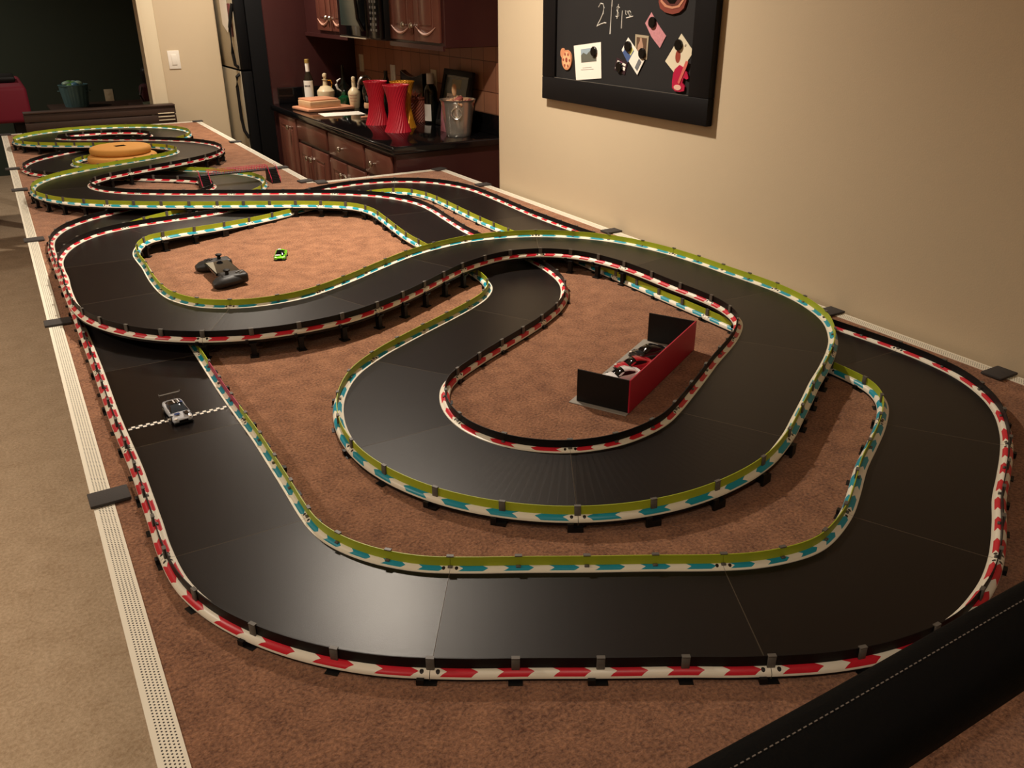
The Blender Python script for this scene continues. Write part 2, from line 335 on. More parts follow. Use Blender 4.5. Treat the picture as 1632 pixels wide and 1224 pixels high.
# ------------------------------------------------------------------ race track: left and right edge of the driving surface, travel order (metres, height above the table)
TRK = [[0.2691,3.0451,0.0105,0.0728,3.0485,0.0106],[0.2698,2.9373,0.0104,0.0736,2.9356,0.0106],[0.2717,2.8164,0.0104,0.0755,2.8155,0.0106],[0.2732,2.687,0.0103,0.077,2.686,0.0106],[0.2748,2.5509,0.0102,0.0786,2.5499,0.0105],[0.2764,2.4098,0.0101,0.0801,2.4089,0.0105],[0.278,2.2664,0.0099,0.0817,2.2652,0.0104],[0.2799,2.1226,0.0097,0.0837,2.1211,0.0103],[0.2814,1.9792,0.0097,0.0853,1.9798,0.0102],[0.2812,1.8395,0.0097,0.0853,1.843,0.0101],[0.2813,1.7081,0.0097,0.0855,1.7094,0.0099],[0.284,1.5851,0.0097,0.0885,1.5835,0.0098],[0.2867,1.4669,0.0097,0.0913,1.4698,0.0097],[0.2861,1.3583,0.0097,0.091,1.3664,0.0097],[0.2852,1.2638,0.0097,0.0904,1.2686,0.0098],[0.2837,1.1762,0.0097,0.0894,1.1851,0.0098],[0.2868,1.1176,0.0098,0.0963,1.0912,0.0097],[0.2999,1.0676,0.0097,0.1202,1.0071,0.0099],[0.3217,1.022,0.0097,0.1583,0.9313,0.0103],[0.3534,0.9778,0.0097,0.21,0.861,0.0104],[0.3954,0.9368,0.0098,0.2756,0.7973,0.0105],[0.4507,0.9006,0.0098,0.3575,0.7419,0.0105],[0.5279,0.8571,0.0097,0.4333,0.6984,0.0106],[0.6055,0.812,0.0097,0.5138,0.6509,0.0109],[0.6842,0.7679,0.0097,0.5952,0.6044,0.0112],[0.7626,0.7226,0.0097,0.6709,0.5595,0.0115],[0.8235,0.6936,0.0097,0.7626,0.5145,0.0116],[0.886,0.677,0.0097,0.8525,0.4884,0.0116],[0.9378,0.6742,0.0097,0.9528,0.4808,0.0116],[0.9895,0.6861,0.0097,1.0526,0.5011,0.0119],[1.0561,0.7135,0.0098,1.1371,0.5352,0.0124],[1.1183,0.7494,0.0103,1.2243,0.5848,0.0129],[1.1979,0.7994,0.011,1.2943,0.6289,0.0135],[1.2796,0.8423,0.0114,1.3681,0.6676,0.0141],[1.3472,0.8789,0.0117,1.4494,0.712,0.0147],[1.4098,0.9184,0.0117,1.5196,0.7565,0.0153],[1.4508,0.9514,0.0116,1.5907,0.8147,0.0156],[1.4796,0.987,0.0112,1.6439,0.8813,0.0157],[1.4972,1.0241,0.0108,1.6821,0.9618,0.0155],[1.5059,1.0714,0.0105,1.6999,1.0529,0.0148],[1.5092,1.1448,0.0104,1.704,1.1389,0.0139],[1.5064,1.2272,0.0104,1.7008,1.2389,0.0126],[1.5014,1.3346,0.0104,1.6963,1.3361,0.0115],[1.5023,1.4512,0.0103,1.6971,1.4469,0.011],[1.5042,1.5742,0.0103,1.6991,1.5719,0.0108],[1.5052,1.7083,0.0101,1.7001,1.7064,0.0106],[1.5052,1.8491,0.0101,1.7,1.8496,0.0104],[1.5036,1.9963,0.0101,1.6985,1.9984,0.0103],[1.5001,2.1461,0.0101,1.6948,2.1517,0.0102],[1.4924,2.2965,0.01,1.6869,2.3069,0.0102],[1.4846,2.4512,0.0098,1.6794,2.4563,0.0102],[1.4808,2.6018,0.0097,1.6758,2.6036,0.0103],[1.4804,2.7482,0.0097,1.6756,2.7447,0.0105],[1.4861,2.8885,0.0097,1.6812,2.877,0.0109],[1.4918,3.0118,0.0098,1.6874,3.0075,0.0113],[1.4951,3.1264,0.0097,1.6909,3.1235,0.0117],[1.4916,3.2138,0.0097,1.6857,3.2408,0.012],[1.4766,3.2852,0.0097,1.6636,3.3441,0.0119],[1.4556,3.3343,0.0097,1.6217,3.4383,0.0116],[1.4291,3.3659,0.0097,1.5557,3.5155,0.0112],[1.3946,3.3883,0.0097,1.4739,3.5675,0.0108],[1.3526,3.4,0.0097,1.3791,3.5945,0.0106],[1.2972,3.4016,0.0097,1.2821,3.5977,0.0106],[1.2348,3.3898,0.0097,1.1814,3.5792,0.0105],[1.1572,3.3643,0.0098,1.0877,3.548,0.0105],[1.0791,3.3289,0.0099,0.9901,3.5041,0.0105],[0.9877,3.2829,0.0103,0.9023,3.4599,0.0108],[0.8984,3.2386,0.011,0.8105,3.4144,0.0114],[0.7989,3.1842,0.0144,0.7242,3.3653,0.0147],[0.7002,3.1396,0.0182,0.6388,3.325,0.0185],[0.6041,3.0801,0.0278,0.5484,3.2652,0.0283],[0.5112,3.0394,0.0348,0.4696,3.2268,0.0356],[0.4447,3.0036,0.042,0.3789,3.1827,0.0431],[0.3865,2.9849,0.0435,0.3048,3.1578,0.045],[0.3522,2.9681,0.045,0.2264,3.1127,0.0468],[0.3254,2.9466,0.045,0.1664,3.0549,0.0469],[0.3014,2.9102,0.045,0.1245,2.9876,0.0467],[0.2834,2.8605,0.0454,0.0955,2.9069,0.047],[0.2719,2.7975,0.0456,0.0793,2.8207,0.0471],[0.2708,2.7284,0.0458,0.0765,2.725,0.0469],[0.2737,2.6376,0.0457,0.0788,2.6407,0.0465],[0.2715,2.5424,0.046,0.0762,2.5497,0.0467],[0.2719,2.4566,0.046,0.0763,2.449,0.0467],[0.2769,2.3688,0.0457,0.0813,2.3544,0.0466],[0.2887,2.2979,0.0467,0.1009,2.2422,0.0478],[0.3159,2.229,0.0477,0.1414,2.1403,0.0485],[0.3505,2.1779,0.0486,0.208,2.0438,0.0489],[0.4013,2.1368,0.0494,0.2984,1.9703,0.0489],[0.4604,2.1099,0.0501,0.4076,1.9213,0.0488],[0.5297,2.1,0.0505,0.5262,1.9039,0.0487],[0.6059,2.1073,0.0507,0.6491,1.9158,0.0487],[0.6829,2.1373,0.0508,0.7707,1.9617,0.0491],[0.7819,2.1896,0.0509,0.8723,2.0153,0.0496],[0.8752,2.2458,0.051,0.98,2.0798,0.0502],[0.9897,2.3088,0.0511,1.0667,2.1283,0.0506],[1.1024,2.3499,0.0512,1.1578,2.1618,0.0508],[1.2263,2.3709,0.0512,1.2323,2.1752,0.0509],[1.347,2.357,0.0509,1.3002,2.1673,0.051],[1.4567,2.3131,0.0506,1.3611,2.1431,0.051],[1.55,2.2401,0.0503,1.411,2.1037,0.0509],[1.6211,2.1467,0.0501,1.4531,2.0484,0.0506],[1.6676,2.0346,0.0497,1.4806,1.9806,0.0502],[1.6924,1.9235,0.0493,1.5005,1.8909,0.0496],[1.7029,1.8028,0.0488,1.5082,1.7982,0.0488],[1.7048,1.6956,0.0484,1.5101,1.6904,0.0479],[1.7095,1.5935,0.048,1.5149,1.5874,0.0474],[1.7054,1.4814,0.0475,1.5127,1.5102,0.0468],[1.6823,1.3826,0.0466,1.4979,1.4463,0.0459],[1.6391,1.2917,0.0453,1.4752,1.3981,0.0448],[1.5713,1.2153,0.0439,1.4437,1.3636,0.0434],[1.504,1.1633,0.0421,1.3886,1.3214,0.0418],[1.4239,1.1136,0.0402,1.3295,1.2852,0.0399],[1.3525,1.0739,0.0381,1.2526,1.2424,0.0378],[1.2804,1.0297,0.0359,1.1778,1.1966,0.0355],[1.203,0.9837,0.0336,1.1077,1.1549,0.0332],[1.1304,0.9417,0.0312,1.0355,1.1132,0.031],[1.0377,0.9009,0.0287,0.981,1.0885,0.0287],[0.9417,0.8813,0.0262,0.9202,1.0761,0.0263],[0.8426,0.8809,0.0239,0.8638,1.0757,0.0238],[0.7476,0.9027,0.0218,0.8121,1.0877,0.0213],[0.6599,0.9453,0.0198,0.7649,1.1105,0.0188],[0.5831,1.0078,0.0179,0.7218,1.1458,0.0166],[0.5207,1.0857,0.0162,0.6864,1.1899,0.0147],[0.4774,1.1752,0.0146,0.6617,1.2411,0.0132],[0.4538,1.2725,0.0133,0.6481,1.2966,0.012],[0.4521,1.373,0.0123,0.6473,1.3553,0.0112],[0.4712,1.4722,0.0115,0.6584,1.4138,0.0106],[0.5095,1.564,0.0109,0.6818,1.4701,0.0101],[0.5715,1.651,0.0105,0.7148,1.5168,0.0097],[0.6582,1.7206,0.0101,0.7637,1.5544,0.0097],[0.7403,1.7698,0.0099,0.8411,1.6004,0.0097],[0.8331,1.8197,0.0099,0.9206,1.6427,0.0097],[0.9157,1.8631,0.01,1.0129,1.6912,0.0097],[0.9985,1.9101,0.01,1.0972,1.7393,0.0097],[1.0576,1.9513,0.0101,1.187,1.8032,0.0097],[1.1041,1.9999,0.0102,1.2569,1.8771,0.0097],[1.1332,2.0486,0.0105,1.3124,1.9705,0.0098],[1.1485,2.1083,0.0109,1.3416,2.0785,0.01],[1.1558,2.1924,0.0115,1.3507,2.1811,0.0107],[1.1533,2.2829,0.0126,1.348,2.2957,0.0117],[1.1458,2.3942,0.014,1.3408,2.401,0.013],[1.1404,2.5052,0.0158,1.3354,2.5129,0.0147],[1.138,2.6226,0.018,1.3331,2.6182,0.0167],[1.1449,2.7376,0.0206,1.3394,2.719,0.0191],[1.1527,2.8362,0.0234,1.3477,2.8254,0.0218],[1.1595,2.9316,0.0264,1.3543,2.9186,0.0247],[1.1581,2.9951,0.0293,1.3504,3.0268,0.0276],[1.143,3.0506,0.0321,1.3239,3.1228,0.0302],[1.1177,3.0948,0.0346,1.2717,3.2138,0.0327],[1.0737,3.1371,0.0367,1.1936,3.2906,0.0348],[1.0023,3.187,0.0384,1.1081,3.3507,0.0366],[0.9172,3.235,0.0399,1.0053,3.4091,0.0382],[0.8119,3.2888,0.0411,0.9018,3.462,0.0395],[0.7028,3.3443,0.0423,0.7899,3.5191,0.0406],[0.5868,3.4056,0.0433,0.6818,3.5762,0.0416],[0.4755,3.4696,0.0441,0.5749,3.6376,0.0424],[0.3664,3.5408,0.0449,0.4809,3.6989,0.043],[0.2709,3.6156,0.0454,0.398,3.7638,0.0435],[0.1853,3.7021,0.0459,0.3374,3.8245,0.044],[0.1228,3.7982,0.0465,0.2975,3.8859,0.0446],[0.0844,3.8992,0.0472,0.2746,3.9457,0.0453],[0.0718,4.0048,0.0479,0.268,4.0006,0.046],[0.0869,4.1079,0.0487,0.2751,4.0503,0.0467],[0.1311,4.2017,0.0494,0.2954,4.0928,0.0474],[0.1959,4.2789,0.0501,0.3324,4.1366,0.0479],[0.2826,4.3427,0.0506,0.3845,4.174,0.0485],[0.3673,4.3896,0.051,0.4624,4.2171,0.0489],[0.4635,4.435,0.0514,0.5435,4.2551,0.0494],[0.5464,4.4735,0.0516,0.6399,4.3002,0.0499],[0.6287,4.5175,0.0517,0.7271,4.347,0.0502],[0.6883,4.5576,0.0516,0.8171,4.4086,0.0504],[0.7348,4.6047,0.0515,0.8877,4.4808,0.0504],[0.7605,4.647,0.0514,0.9425,4.5733,0.0502],[0.7716,4.6961,0.0512,0.9664,4.6773,0.05],[0.7688,4.752,0.0509,0.961,4.785,0.0496],[0.7489,4.8154,0.0506,0.9282,4.8912,0.0492],[0.7112,4.8834,0.05,0.872,4.9928,0.0488],[0.654,4.9507,0.0491,0.7925,5.0873,0.048],[0.5761,5.0234,0.048,0.7044,5.1697,0.0471],[0.4902,5.0902,0.0469,0.6032,5.2487,0.046],[0.3915,5.1618,0.0457,0.5091,5.317,0.0447],[0.3004,5.2287,0.0442,0.4156,5.3858,0.0434],[0.2081,5.3053,0.0428,0.3451,5.4437,0.042],[0.1368,5.3847,0.0413,0.292,5.5026,0.0406],[0.082,5.4802,0.04,0.2659,5.5461,0.0393],[0.0636,5.5859,0.0389,0.2598,5.5815,0.0381],[0.0829,5.6876,0.038,0.2657,5.6138,0.037],[0.1383,5.7765,0.0373,0.2864,5.6458,0.0359],[0.2178,5.8444,0.0366,0.3244,5.6782,0.0348],[0.3161,5.8898,0.0358,0.3804,5.7036,0.0338],[0.4232,5.9141,0.0348,0.4502,5.7195,0.0327],[0.5354,5.9171,0.0337,0.5264,5.7215,0.0316],[0.6469,5.9002,0.0323,0.6014,5.7103,0.0303],[0.7509,5.8623,0.0307,0.6683,5.6859,0.0288],[0.8435,5.8045,0.0288,0.7211,5.6535,0.0272],[0.9155,5.7267,0.0265,0.7558,5.616,0.0253],[0.9619,5.6319,0.0241,0.774,5.5802,0.0233],[0.9727,5.5294,0.0218,0.7776,5.5456,0.0212],[0.9455,5.4251,0.0196,0.7689,5.5116,0.0192],[0.8815,5.3355,0.0177,0.7386,5.4712,0.0174],[0.8035,5.2646,0.016,0.679,5.4174,0.0158],[0.7051,5.1981,0.0145,0.6031,5.3667,0.0144],[0.6096,5.1414,0.0133,0.5047,5.3082,0.0132],[0.5078,5.0817,0.0124,0.4078,5.2516,0.0122],[0.4232,5.0275,0.0117,0.3038,5.1846,0.0115],[0.3498,4.9677,0.011,0.2164,5.1131,0.0109],[0.3017,4.9147,0.0105,0.1391,5.0264,0.0104],[0.2752,4.8625,0.0099,0.0897,4.9286,0.0099],[0.2659,4.813,0.0097,0.0699,4.8211,0.0097],[0.2728,4.768,0.0097,0.0859,4.7129,0.0097],[0.2974,4.7119,0.0097,0.1266,4.6207,0.0097],[0.3369,4.6583,0.0097,0.1896,4.5332,0.0097],[0.3967,4.597,0.0097,0.2604,4.4593,0.0097],[0.4645,4.5394,0.0097,0.3435,4.3879,0.0097],[0.5454,4.4771,0.0097,0.4247,4.3252,0.0098],[0.6249,4.4181,0.0097,0.5094,4.2612,0.0099],[0.7089,4.3529,0.0099,0.5837,4.2036,0.0101],[0.7833,4.2885,0.01,0.6524,4.1442,0.0103],[0.8539,4.2161,0.0101,0.7041,4.0915,0.0105],[0.9088,4.1401,0.0101,0.7424,4.0388,0.0105],[0.9493,4.0569,0.0102,0.7652,3.9925,0.0105],[0.9693,3.969,0.0101,0.7747,3.9508,0.0104],[0.9678,3.882,0.0101,0.7741,3.911,0.0103],[0.9444,3.7976,0.0101,0.7638,3.8743,0.0102],[0.9038,3.7232,0.01,0.7422,3.8352,0.0102],[0.8465,3.6568,0.01,0.7104,3.7988,0.0101],[0.783,3.603,0.0099,0.6636,3.7594,0.01],[0.7091,3.5547,0.0099,0.6103,3.7248,0.01],[0.6374,3.5155,0.0099,0.5439,3.6887,0.01],[0.5603,3.4782,0.01,0.4779,3.6569,0.01],[0.4934,3.4466,0.01,0.4024,3.6211,0.01],[0.4268,3.4127,0.0101,0.3338,3.5861,0.01],[0.3778,3.3828,0.0101,0.2597,3.5405,0.0101],[0.3345,3.3472,0.0102,0.1981,3.4894,0.0102],[0.3079,3.3153,0.0103,0.1405,3.419,0.0104],[0.2884,3.2729,0.0104,0.1025,3.3373,0.0105],[0.2744,3.2149,0.0104,0.0808,3.2486,0.0106],[0.2693,3.143,0.0105,0.0731,3.1475,0.0106]]
NT = len(TRK)
def cat(i, f, c):
    p = [TRK[(i+k) % NT][c:c+3] for k in (-1, 0, 1, 2)]
    return Vector([.5*(2*p[1][j]+(-p[0][j]+p[2][j])*f+(2*p[0][j]-5*p[1][j]+4*p[2][j]-p[3][j])*f*f+(-p[0][j]+3*p[1][j]-3*p[2][j]+p[3][j])*f**3) for j in range(3)])
SUB = 8
Ls = [cat(i, k/SUB, 0) for i in range(NT) for k in range(SUB)]; Rs = [cat(i, k/SUB, 3) for i in range(NT) for k in range(SUB)]
NS = len(Ls); S = [0]
for i in range(NS): S.append(S[-1]+((Ls[(i+1) % NS]+Rs[(i+1) % NS])-(Ls[i]+Rs[i])).length/2)
TOT = S[-1]
import bisect
def at(s):
    s %= TOT; i = min(bisect.bisect_right(S, s)-1, NS-1); f = (s-S[i])/(S[i+1]-S[i]); j = (i+1) % NS
    return Ls[i].lerp(Ls[j], f)+Vector((0, 0, TZ)), Rs[i].lerp(Rs[j], f)+Vector((0, 0, TZ))
def frame(s):
    L, R = at(s); a = (L-R).normalized(); L2, R2 = at(s+.004); L1, R1 = at(s-.004); t = ((L2+R2)-(L1+R1)).normalized()
    up = t.cross(a).normalized()
    if up.z < 0: up = -up
    return L, R, a, t, up
seams = [.22, .62, 1.085, 1.492, 1.886, 2.277, 2.691, 3.07, 3.45, 3.838, 4.24, 4.64, 5.04, 5.44, 5.84, 6.24, 6.65, 7.058, 7.435, 7.82, 8.2, 8.591, 8.933, 9.32, 9.71, 10.10, 10.48, 10.837, 11.249, 11.629, 12.001, 12.339, 12.74, 13.14, 13.54, 13.94, 14.338]
k = 20; seams += [14.338+(TOT+.22-14.338)*i/k for i in range(1, k+1)]
track = thing('race_track', 'slot free toy race circuit of black panels with striped kerbs and black and lime barriers', 'race track', (.9, 2.5, TZ))
WT = .0205
PROF = [(0, 0), (.0002, .0012), (.0050, .0016), (.0062, .0024), (.0085, .0042), (.0112, .0050), (.0136, .0050), (.0165, .0042), (.0200, .0014), (.0220, -.0020), (.0220, -.0050)]
CAMP = cam.matrix_world.to_translation()
clips = []; piers = []
def setuv(me, uvs, seamd):
    l = me.uv_layers.new(name='UVMap')
    for lp in me.loops: l.data[lp.index].uv = uvs[lp.vertex_index]
    a = me.attributes.new('seamd', 'FLOAT', 'POINT'); a.data.foreach_set('value', seamd)
def sweep(rows, prof_n, closed):
    """rows: list of rings"""
    vs = [p for r in rows for p in r]; n = prof_n; fs = []
    for i in range(len(rows)-1):
        for k in range(n if closed else n-1):
            k2 = (k+1) % n; fs.append((i*n+k, i*n+k2, (i+1)*n+k2, (i+1)*n+k))
    if closed: fs.append(list(range(n))); fs.append([(len(rows)-1)*n+k for k in range(n)][::-1])
    return vs, fs
for pi in range(len(seams)-1):
    s0, s1 = seams[pi], seams[pi+1]; LN = s1-s0; n = max(14, int(LN/.013)); g = .0003
    sv = [s0+g]+[s0+LN*i/n for i in range(1, n)]+[s1-g]
    FR = [frame(s) for s in sv]
    # road panel
    rows = []; uvs = []; sd = []
    for s, (L, R, a, t, up) in zip(sv, FR):
        m = (L+R)/2; hw = (L-R).length/2; th = min(.0115, max(.004, m.z-TZ-.0012))
        ring = [m-a*(hw+.0015), m+a*(hw+.0015), m+a*(hw+.0015)-up*.004, m+a*(hw+.0205)-up*.004, m+a*(hw+.0205)-up*th, m-a*(hw+.0205)-up*th, m-a*(hw+.0205)-up*.004, m-a*(hw+.0015)-up*.004]
        rows.append(ring)
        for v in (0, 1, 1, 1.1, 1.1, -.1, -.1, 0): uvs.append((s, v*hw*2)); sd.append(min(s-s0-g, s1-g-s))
    vs, fs = sweep(rows, 8, True); mb = MB(); mb.add(vs, fs)
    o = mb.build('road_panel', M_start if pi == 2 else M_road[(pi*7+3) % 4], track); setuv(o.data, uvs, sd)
    for side in (1, -1):
        # edge length
        E = [(L if side > 0 else R) for (L, R, a, t, up) in FR]
        cl = [0]
        for i in range(1, len(E)): cl.append(cl[-1]+(E[i]-E[i-1]).length)
        tot = cl[-1]; nc = max(2, round(tot/.108)); nh = 3*nc
        if nh % 2: nh += 1
        rows = []; uvs = []; sd = []; wr = []
        for i, (L, R, a, t, up) in enumerate(FR):
            e = E[i]; o_ = a*side
            rows.append([e+o_*p+up*h for p, h in PROF])
            for p, h in PROF: uvs.append((nh*cl[i]/tot, p/.022)); sd.append(min(cl[i], tot-cl[i]))
            wr.append([e+o_*.0119+up*.004, e+o_*.0133+up*.004, e+o_*.0133+up*WT, e+o_*.0119+up*WT])
        vs, fs = sweep(rows, len(PROF), False); mb = MB(); mb.add(vs, fs, True)
        o = mb.build('kerb', M_kt if side > 0 else M_kr, track, sharp=50); setuv(o.data, uvs, sd)
        tag(o, 'teal and white striped kerb' if side > 0 else 'red and white striped kerb')
        parts = [(0, len(wr), M_bar_g if side > 0 else M_bar_k)]
        if pi == 2 and side > 0:
            c0, c1 = int(n*.24), int(n*.92); parts = [(0, c0+1, M_bar_g), (c0, c1+1, M_bar_r), (c1, len(wr), M_bar_g)]
        for i0, i1, mt in parts:
            vs, fs = sweep(wr[i0:i1], 4, True); mb = MB(); mb.add(vs, fs)
            o = mb.build('barrier', mt, track); tag(o, {M_bar_g: 'lime green barrier', M_bar_k: 'black barrier', M_bar_r: 'crimson barrier beside the start line'}[mt])
        for j in range(nc+1 if pi % 1 == 0 else nc):
            if j == nc: continue
            target = tot*j/nc; i = min(bisect.bisect_left(cl, target), len(cl)-1); s = sv[i]
            L, R, a, t, up = FR[i]; e = (L if side > 0 else R); o_ = a*side
            if i > 0 and cl[i] > target:
                f = (cl[i]-target)/(cl[i]-cl[i-1]); e = E[i].lerp(E[i-1], f)
            X = t if side > 0 else -t
            Mx = Matrix((X.to_4d(), o_.to_4d(), up.to_4d(), (0, 0, 0, 1))).transposed(); Mx.translation = e
            for r_ in range(3): Mx[3][r_] = 0
            Mx[3][3] = 1
            clips.append(((e-CAMP).length, Mx)); piers.append(((e-CAMP).length, e, X, o_, s, side, j))
# grey wall clips
cm = MB(); cm.rbox(-.0053, .0053, .0134, .0164, .003, WT+.0015, .0007, 1); cm.box(-.0053, .0053, .0108, .0164, WT+.0002, WT+.0018); cm.rbox(-.0036, .0036, .0072, .0118, .0035, .0066, .0006, 1)
clip_me = cm.mesh('wall_clip', M_clip); clips.sort(key=lambda c: c[0])
I = WM[track].inverted()
for i, (d, Mx) in enumerate(clips[:100]): link('wall_clip', clip_me, track, I @ Mx)
mb = MB()
for d, Mx in clips[100:]:
    mb.add([Mx @ v.co for v in clip_me.vertices], [list(p.vertices) for p in clip_me.polygons])
tag(mb.build('wall_clip', M_clip, track), kind='stuff')
# supports
grid = {}
for i in range(0, NS, 4):
    m = (Ls[i]+Rs[i])/2; grid.setdefault((int(m.x*4), int(m.y*4)), []).append((m, S[i]))
def blocked(p, s, z):
    for gx in (-1, 0, 1):
        for gy in (-1, 0, 1):
            for m, ss in grid.get((int(p.x*4)+gx, int(p.y*4)+gy), []):
                ds = abs(ss-s); ds = min(ds, TOT-ds)
                if ds > .5 and m.z+TZ < z-.01 and (m.xy-p.xy).length < .119: return True
    return False
piers.sort(key=lambda c: c[0]); cnt = 0; rest = MB()
for d, e, X, o_, s, side, j in piers:
    zt = e.z-min(.0115, max(.004, e.z-TZ-.0012)); h = zt-TZ; p = e+o_*.0145
    if h < .001 or blocked(p, s, e.z): continue
    Mx = Matrix((X.to_4d(), Vector((o_.x, o_.y, 0)).normalized().to_4d(), Vector((0, 0, 1, 0)), (0, 0, 0, 1))).transposed()
    for r_ in range(3): Mx[3][r_] = 0
    Mx[3][3] = 1; Mx.translation = (p.x, p.y, TZ)
    q = MB()
    if h > .02:
        q.box(-.006, .006, -.005, .007, 0, h, Mx); q.box(-.010, .010, -.010, .013, 0, .003, Mx); q.box(-.009, .009, -.012, .0125, h-.004, h-.0003, Mx)
        q.box(.0095, .016, -.002, .0135, h+.001, h+.009, Mx)
    else:
        q.box(-.009, .009, -.008, .0135, 0, h-.0003, Mx)
        if h > .004 or j % 2 == 0: q.box(.0070, .0165, .0085, .0135, 0, h+.0072, Mx)
    cnt += 1
    if cnt <= 100: q.build('support_post', M_black, track)
    else: rest.add(q.v, q.f)
if rest.v: tag(rest.build('support_post', M_black, track), kind='stuff')
# chequered start line, two rows of squares
mb = MB(); L, R, a, t, up = frame(1.30)
best = min((abs(((frame(s)[0]+frame(s)[1])/2).y-1.641), s) for s in [1.1+.002*i for i in range(200)])[1]
L, R, a, t, up = frame(best); wdt = (L-R).length; nq = 28; c = wdt*.97/nq
for i in range(nq):
    for r in range(2):
        mb.mi = 0 if (i+r) % 2 else 1
        o_ = R+a*(wdt*.015+i*c)+t*(r-1)*c+up*.0002; mb.add([o_, o_+a*c, o_+a*c+t*c, o_+t*c, o_+up*.0002, o_+a*c+up*.0002, o_+a*c+t*c+up*.0002, o_+t*c+up*.0002], [(4, 5, 6, 7), (0, 1, 5, 4), (1, 2, 6, 5), (2, 3, 7, 6), (3, 0, 4, 7)])
mb.build('start_line', [M_white, M_black], track)
# ------------------------------------------------------------------ toy cars
def car(label, loc, rot, paint, roof, L=.088, W=.041, wing=None, trims=None, stripe=None, group=None, glass=None):
    t = thing('toy_car', label, 'toy car', loc, rot, group)
    # body: x forward, loft of half sections
    st = [(-.5, .80, .30, .62), (-.485, .9, .2, .74), (-.40, .98, .14, .80), (-.27, 1.0, .13, .78), (-.05, .97, .13, .72), (.12, .97, .13, .72), (.24, 1.0, .13, .66), (.36, .99, .14, .60), (.45, .93, .16, .50), (.495, .8, .22, .40), (.5, .7, .26, .34)]
    H = W*.60; ring = []
    n = 12
    vs = []; fs = []
    for x, w_, zb, zt in st:
        hw = W/2*w_
        sec = [(-hw*.92, zb), (-hw, (zb+zt)*.45), (-hw*.97, zt*.86), (-hw*.84, zt*.98), (-hw*.4, zt*1.03), (0, zt*1.045), (hw*.4, zt*1.03), (hw*.84, zt*.98), (hw*.97, zt*.86), (hw, (zb+zt)*.45), (hw*.92, zb), (0, zb)]
        vs += [(x*L, y, z*H if k not in (0, 10, 11) else z*H) for k, (y, z) in enumerate(sec)]
    m = MB()
    for i in range(len(st)-1):
        for k in range(n): fs.append((i*n+k, i*n+(k+1) % n, (i+1)*n+(k+1) % n, (i+1)*n+k))
    fs.append(list(range(n))); fs.append([(len(st)-1)*n+k for k in range(n)][::-1])
    m.add(vs, fs, True); body = m.build('body', paint, t, world=False, sharp=50)
    # glass house
    cs = [(-.40, .60, .76), (-.27, .70, 1.0), (-.12, .72, 1.17), (.02, .71, 1.16), (.12, .74, .98), (.22, .80, .70)]
    m = MB(); vs = []; fs = []; n = 7
    for x, w_, z in cs:
        hw = W/2*w_; zb = .66
        for y, zz in [(-hw*1.12, zb), (-hw*1.0, zb+(z-zb)*.5), (-hw*.82, zb+(z-zb)*.93), (0, zb+(z-zb)*1.0), (hw*.82, zb+(z-zb)*.93), (hw*1.0, zb+(z-zb)*.5), (hw*1.12, zb)]: vs.append((x*L, y, zz*H))
    for i in range(len(cs)-1):
        for k in range(n-1): fs.append((i*n+k, i*n+k+1, (i+1)*n+k+1, (i+1)*n+k))
    m.add(vs, fs, True); m.build('window', glass or M_glassd, t, world=False, sharp=60)
    # roof panel
    m = MB(); vs = []; fs = []; rs = [(-.42, .60, .75), (-.27, .70, 1.0), (-.12, .72, 1.17), (.02, .71, 1.16)]
    for x, w_, z in rs:
        hw = W/2*w_; zt = (.66+(z-.66)*.93)
        vs += [(x*L, -hw*.90, (.66+(z-.66)*.72)*H+.0006), (x*L, -hw*.80, zt*H+.0007), (x*L, 0, z*H+.0008), (x*L, hw*.80, zt*H+.0007), (x*L, hw*.90, (.66+(z-.66)*.72)*H+.0006)]
    for i in range(3):
        for k in range(4): fs.append((i*5+k, i*5+k+1, (i+1)*5+k+1, (i+1)*5+k))
    m.add(vs, fs, True)
    for sy in (-1, 1):
        for xa, xb, wa, wb, za, zb_ in ((.02, .17, .71*.9, .84, 1.02, .74), (-.30, -.36, .70*.9, .80, .86, .70)):
            m.add([(xa*L-.003, sy*W/2*wa, za*H), (xa*L+.002, sy*W/2*wa, za*H), (xb*L+.002, sy*W/2*wb, zb_*H), (xb*L-.003, sy*W/2*wb, zb_*H), (xa*L-.003, sy*(W/2*wa-.0012), za*H+.0008), (xa*L+.002, sy*(W/2*wa-.0012), za*H+.0008), (xb*L+.002, sy*(W/2*wb-.0012), zb_*H+.0010), (xb*L-.003, sy*(W/2*wb-.0012), zb_*H+.0010)], [(0, 1, 2, 3), (4, 7, 6, 5), (0, 4, 5, 1), (1, 5, 6, 2), (2, 6, 7, 3), (3, 7, 4, 0)])
    m.build('roof', roof, t, world=False, sharp=60)
    for sx in (-.30, .31):
        for sy in (-1, 1):
            m = MB(); r = H*.31; M = Matrix.Translation((sx*L, sy*(W/2-.0035), r)) @ Matrix.Rotation(PI/2, 4, 'X')
            m.lathe([(r*.9, -.004), (r, -.003), (r, .003), (r*.9, .004)], (0, 0, 0), 18, M); w_ = m.build('wheel', M_tire, t, world=False)
            m = MB(); m.lathe([(r*.6, -.0044), (r*.6, .0044)], (0, 0, 0), 10, M); h = link('hub', m.mesh('hub', M_knob), w_)
    for sy in (-1, 1):
        m = MB(); m.sphere((.455*L, sy*W*.34, H*.50), .0028, 10, 6, (1.2, 1.2, .6)); m.build('headlight', M_white, t, world=False)
    m = MB(); m.rbox(.485*L, .506*L, -W*.22, W*.22, H*.2, H*.40, .0006, 1); m.build('grille', M_black, t, world=False)
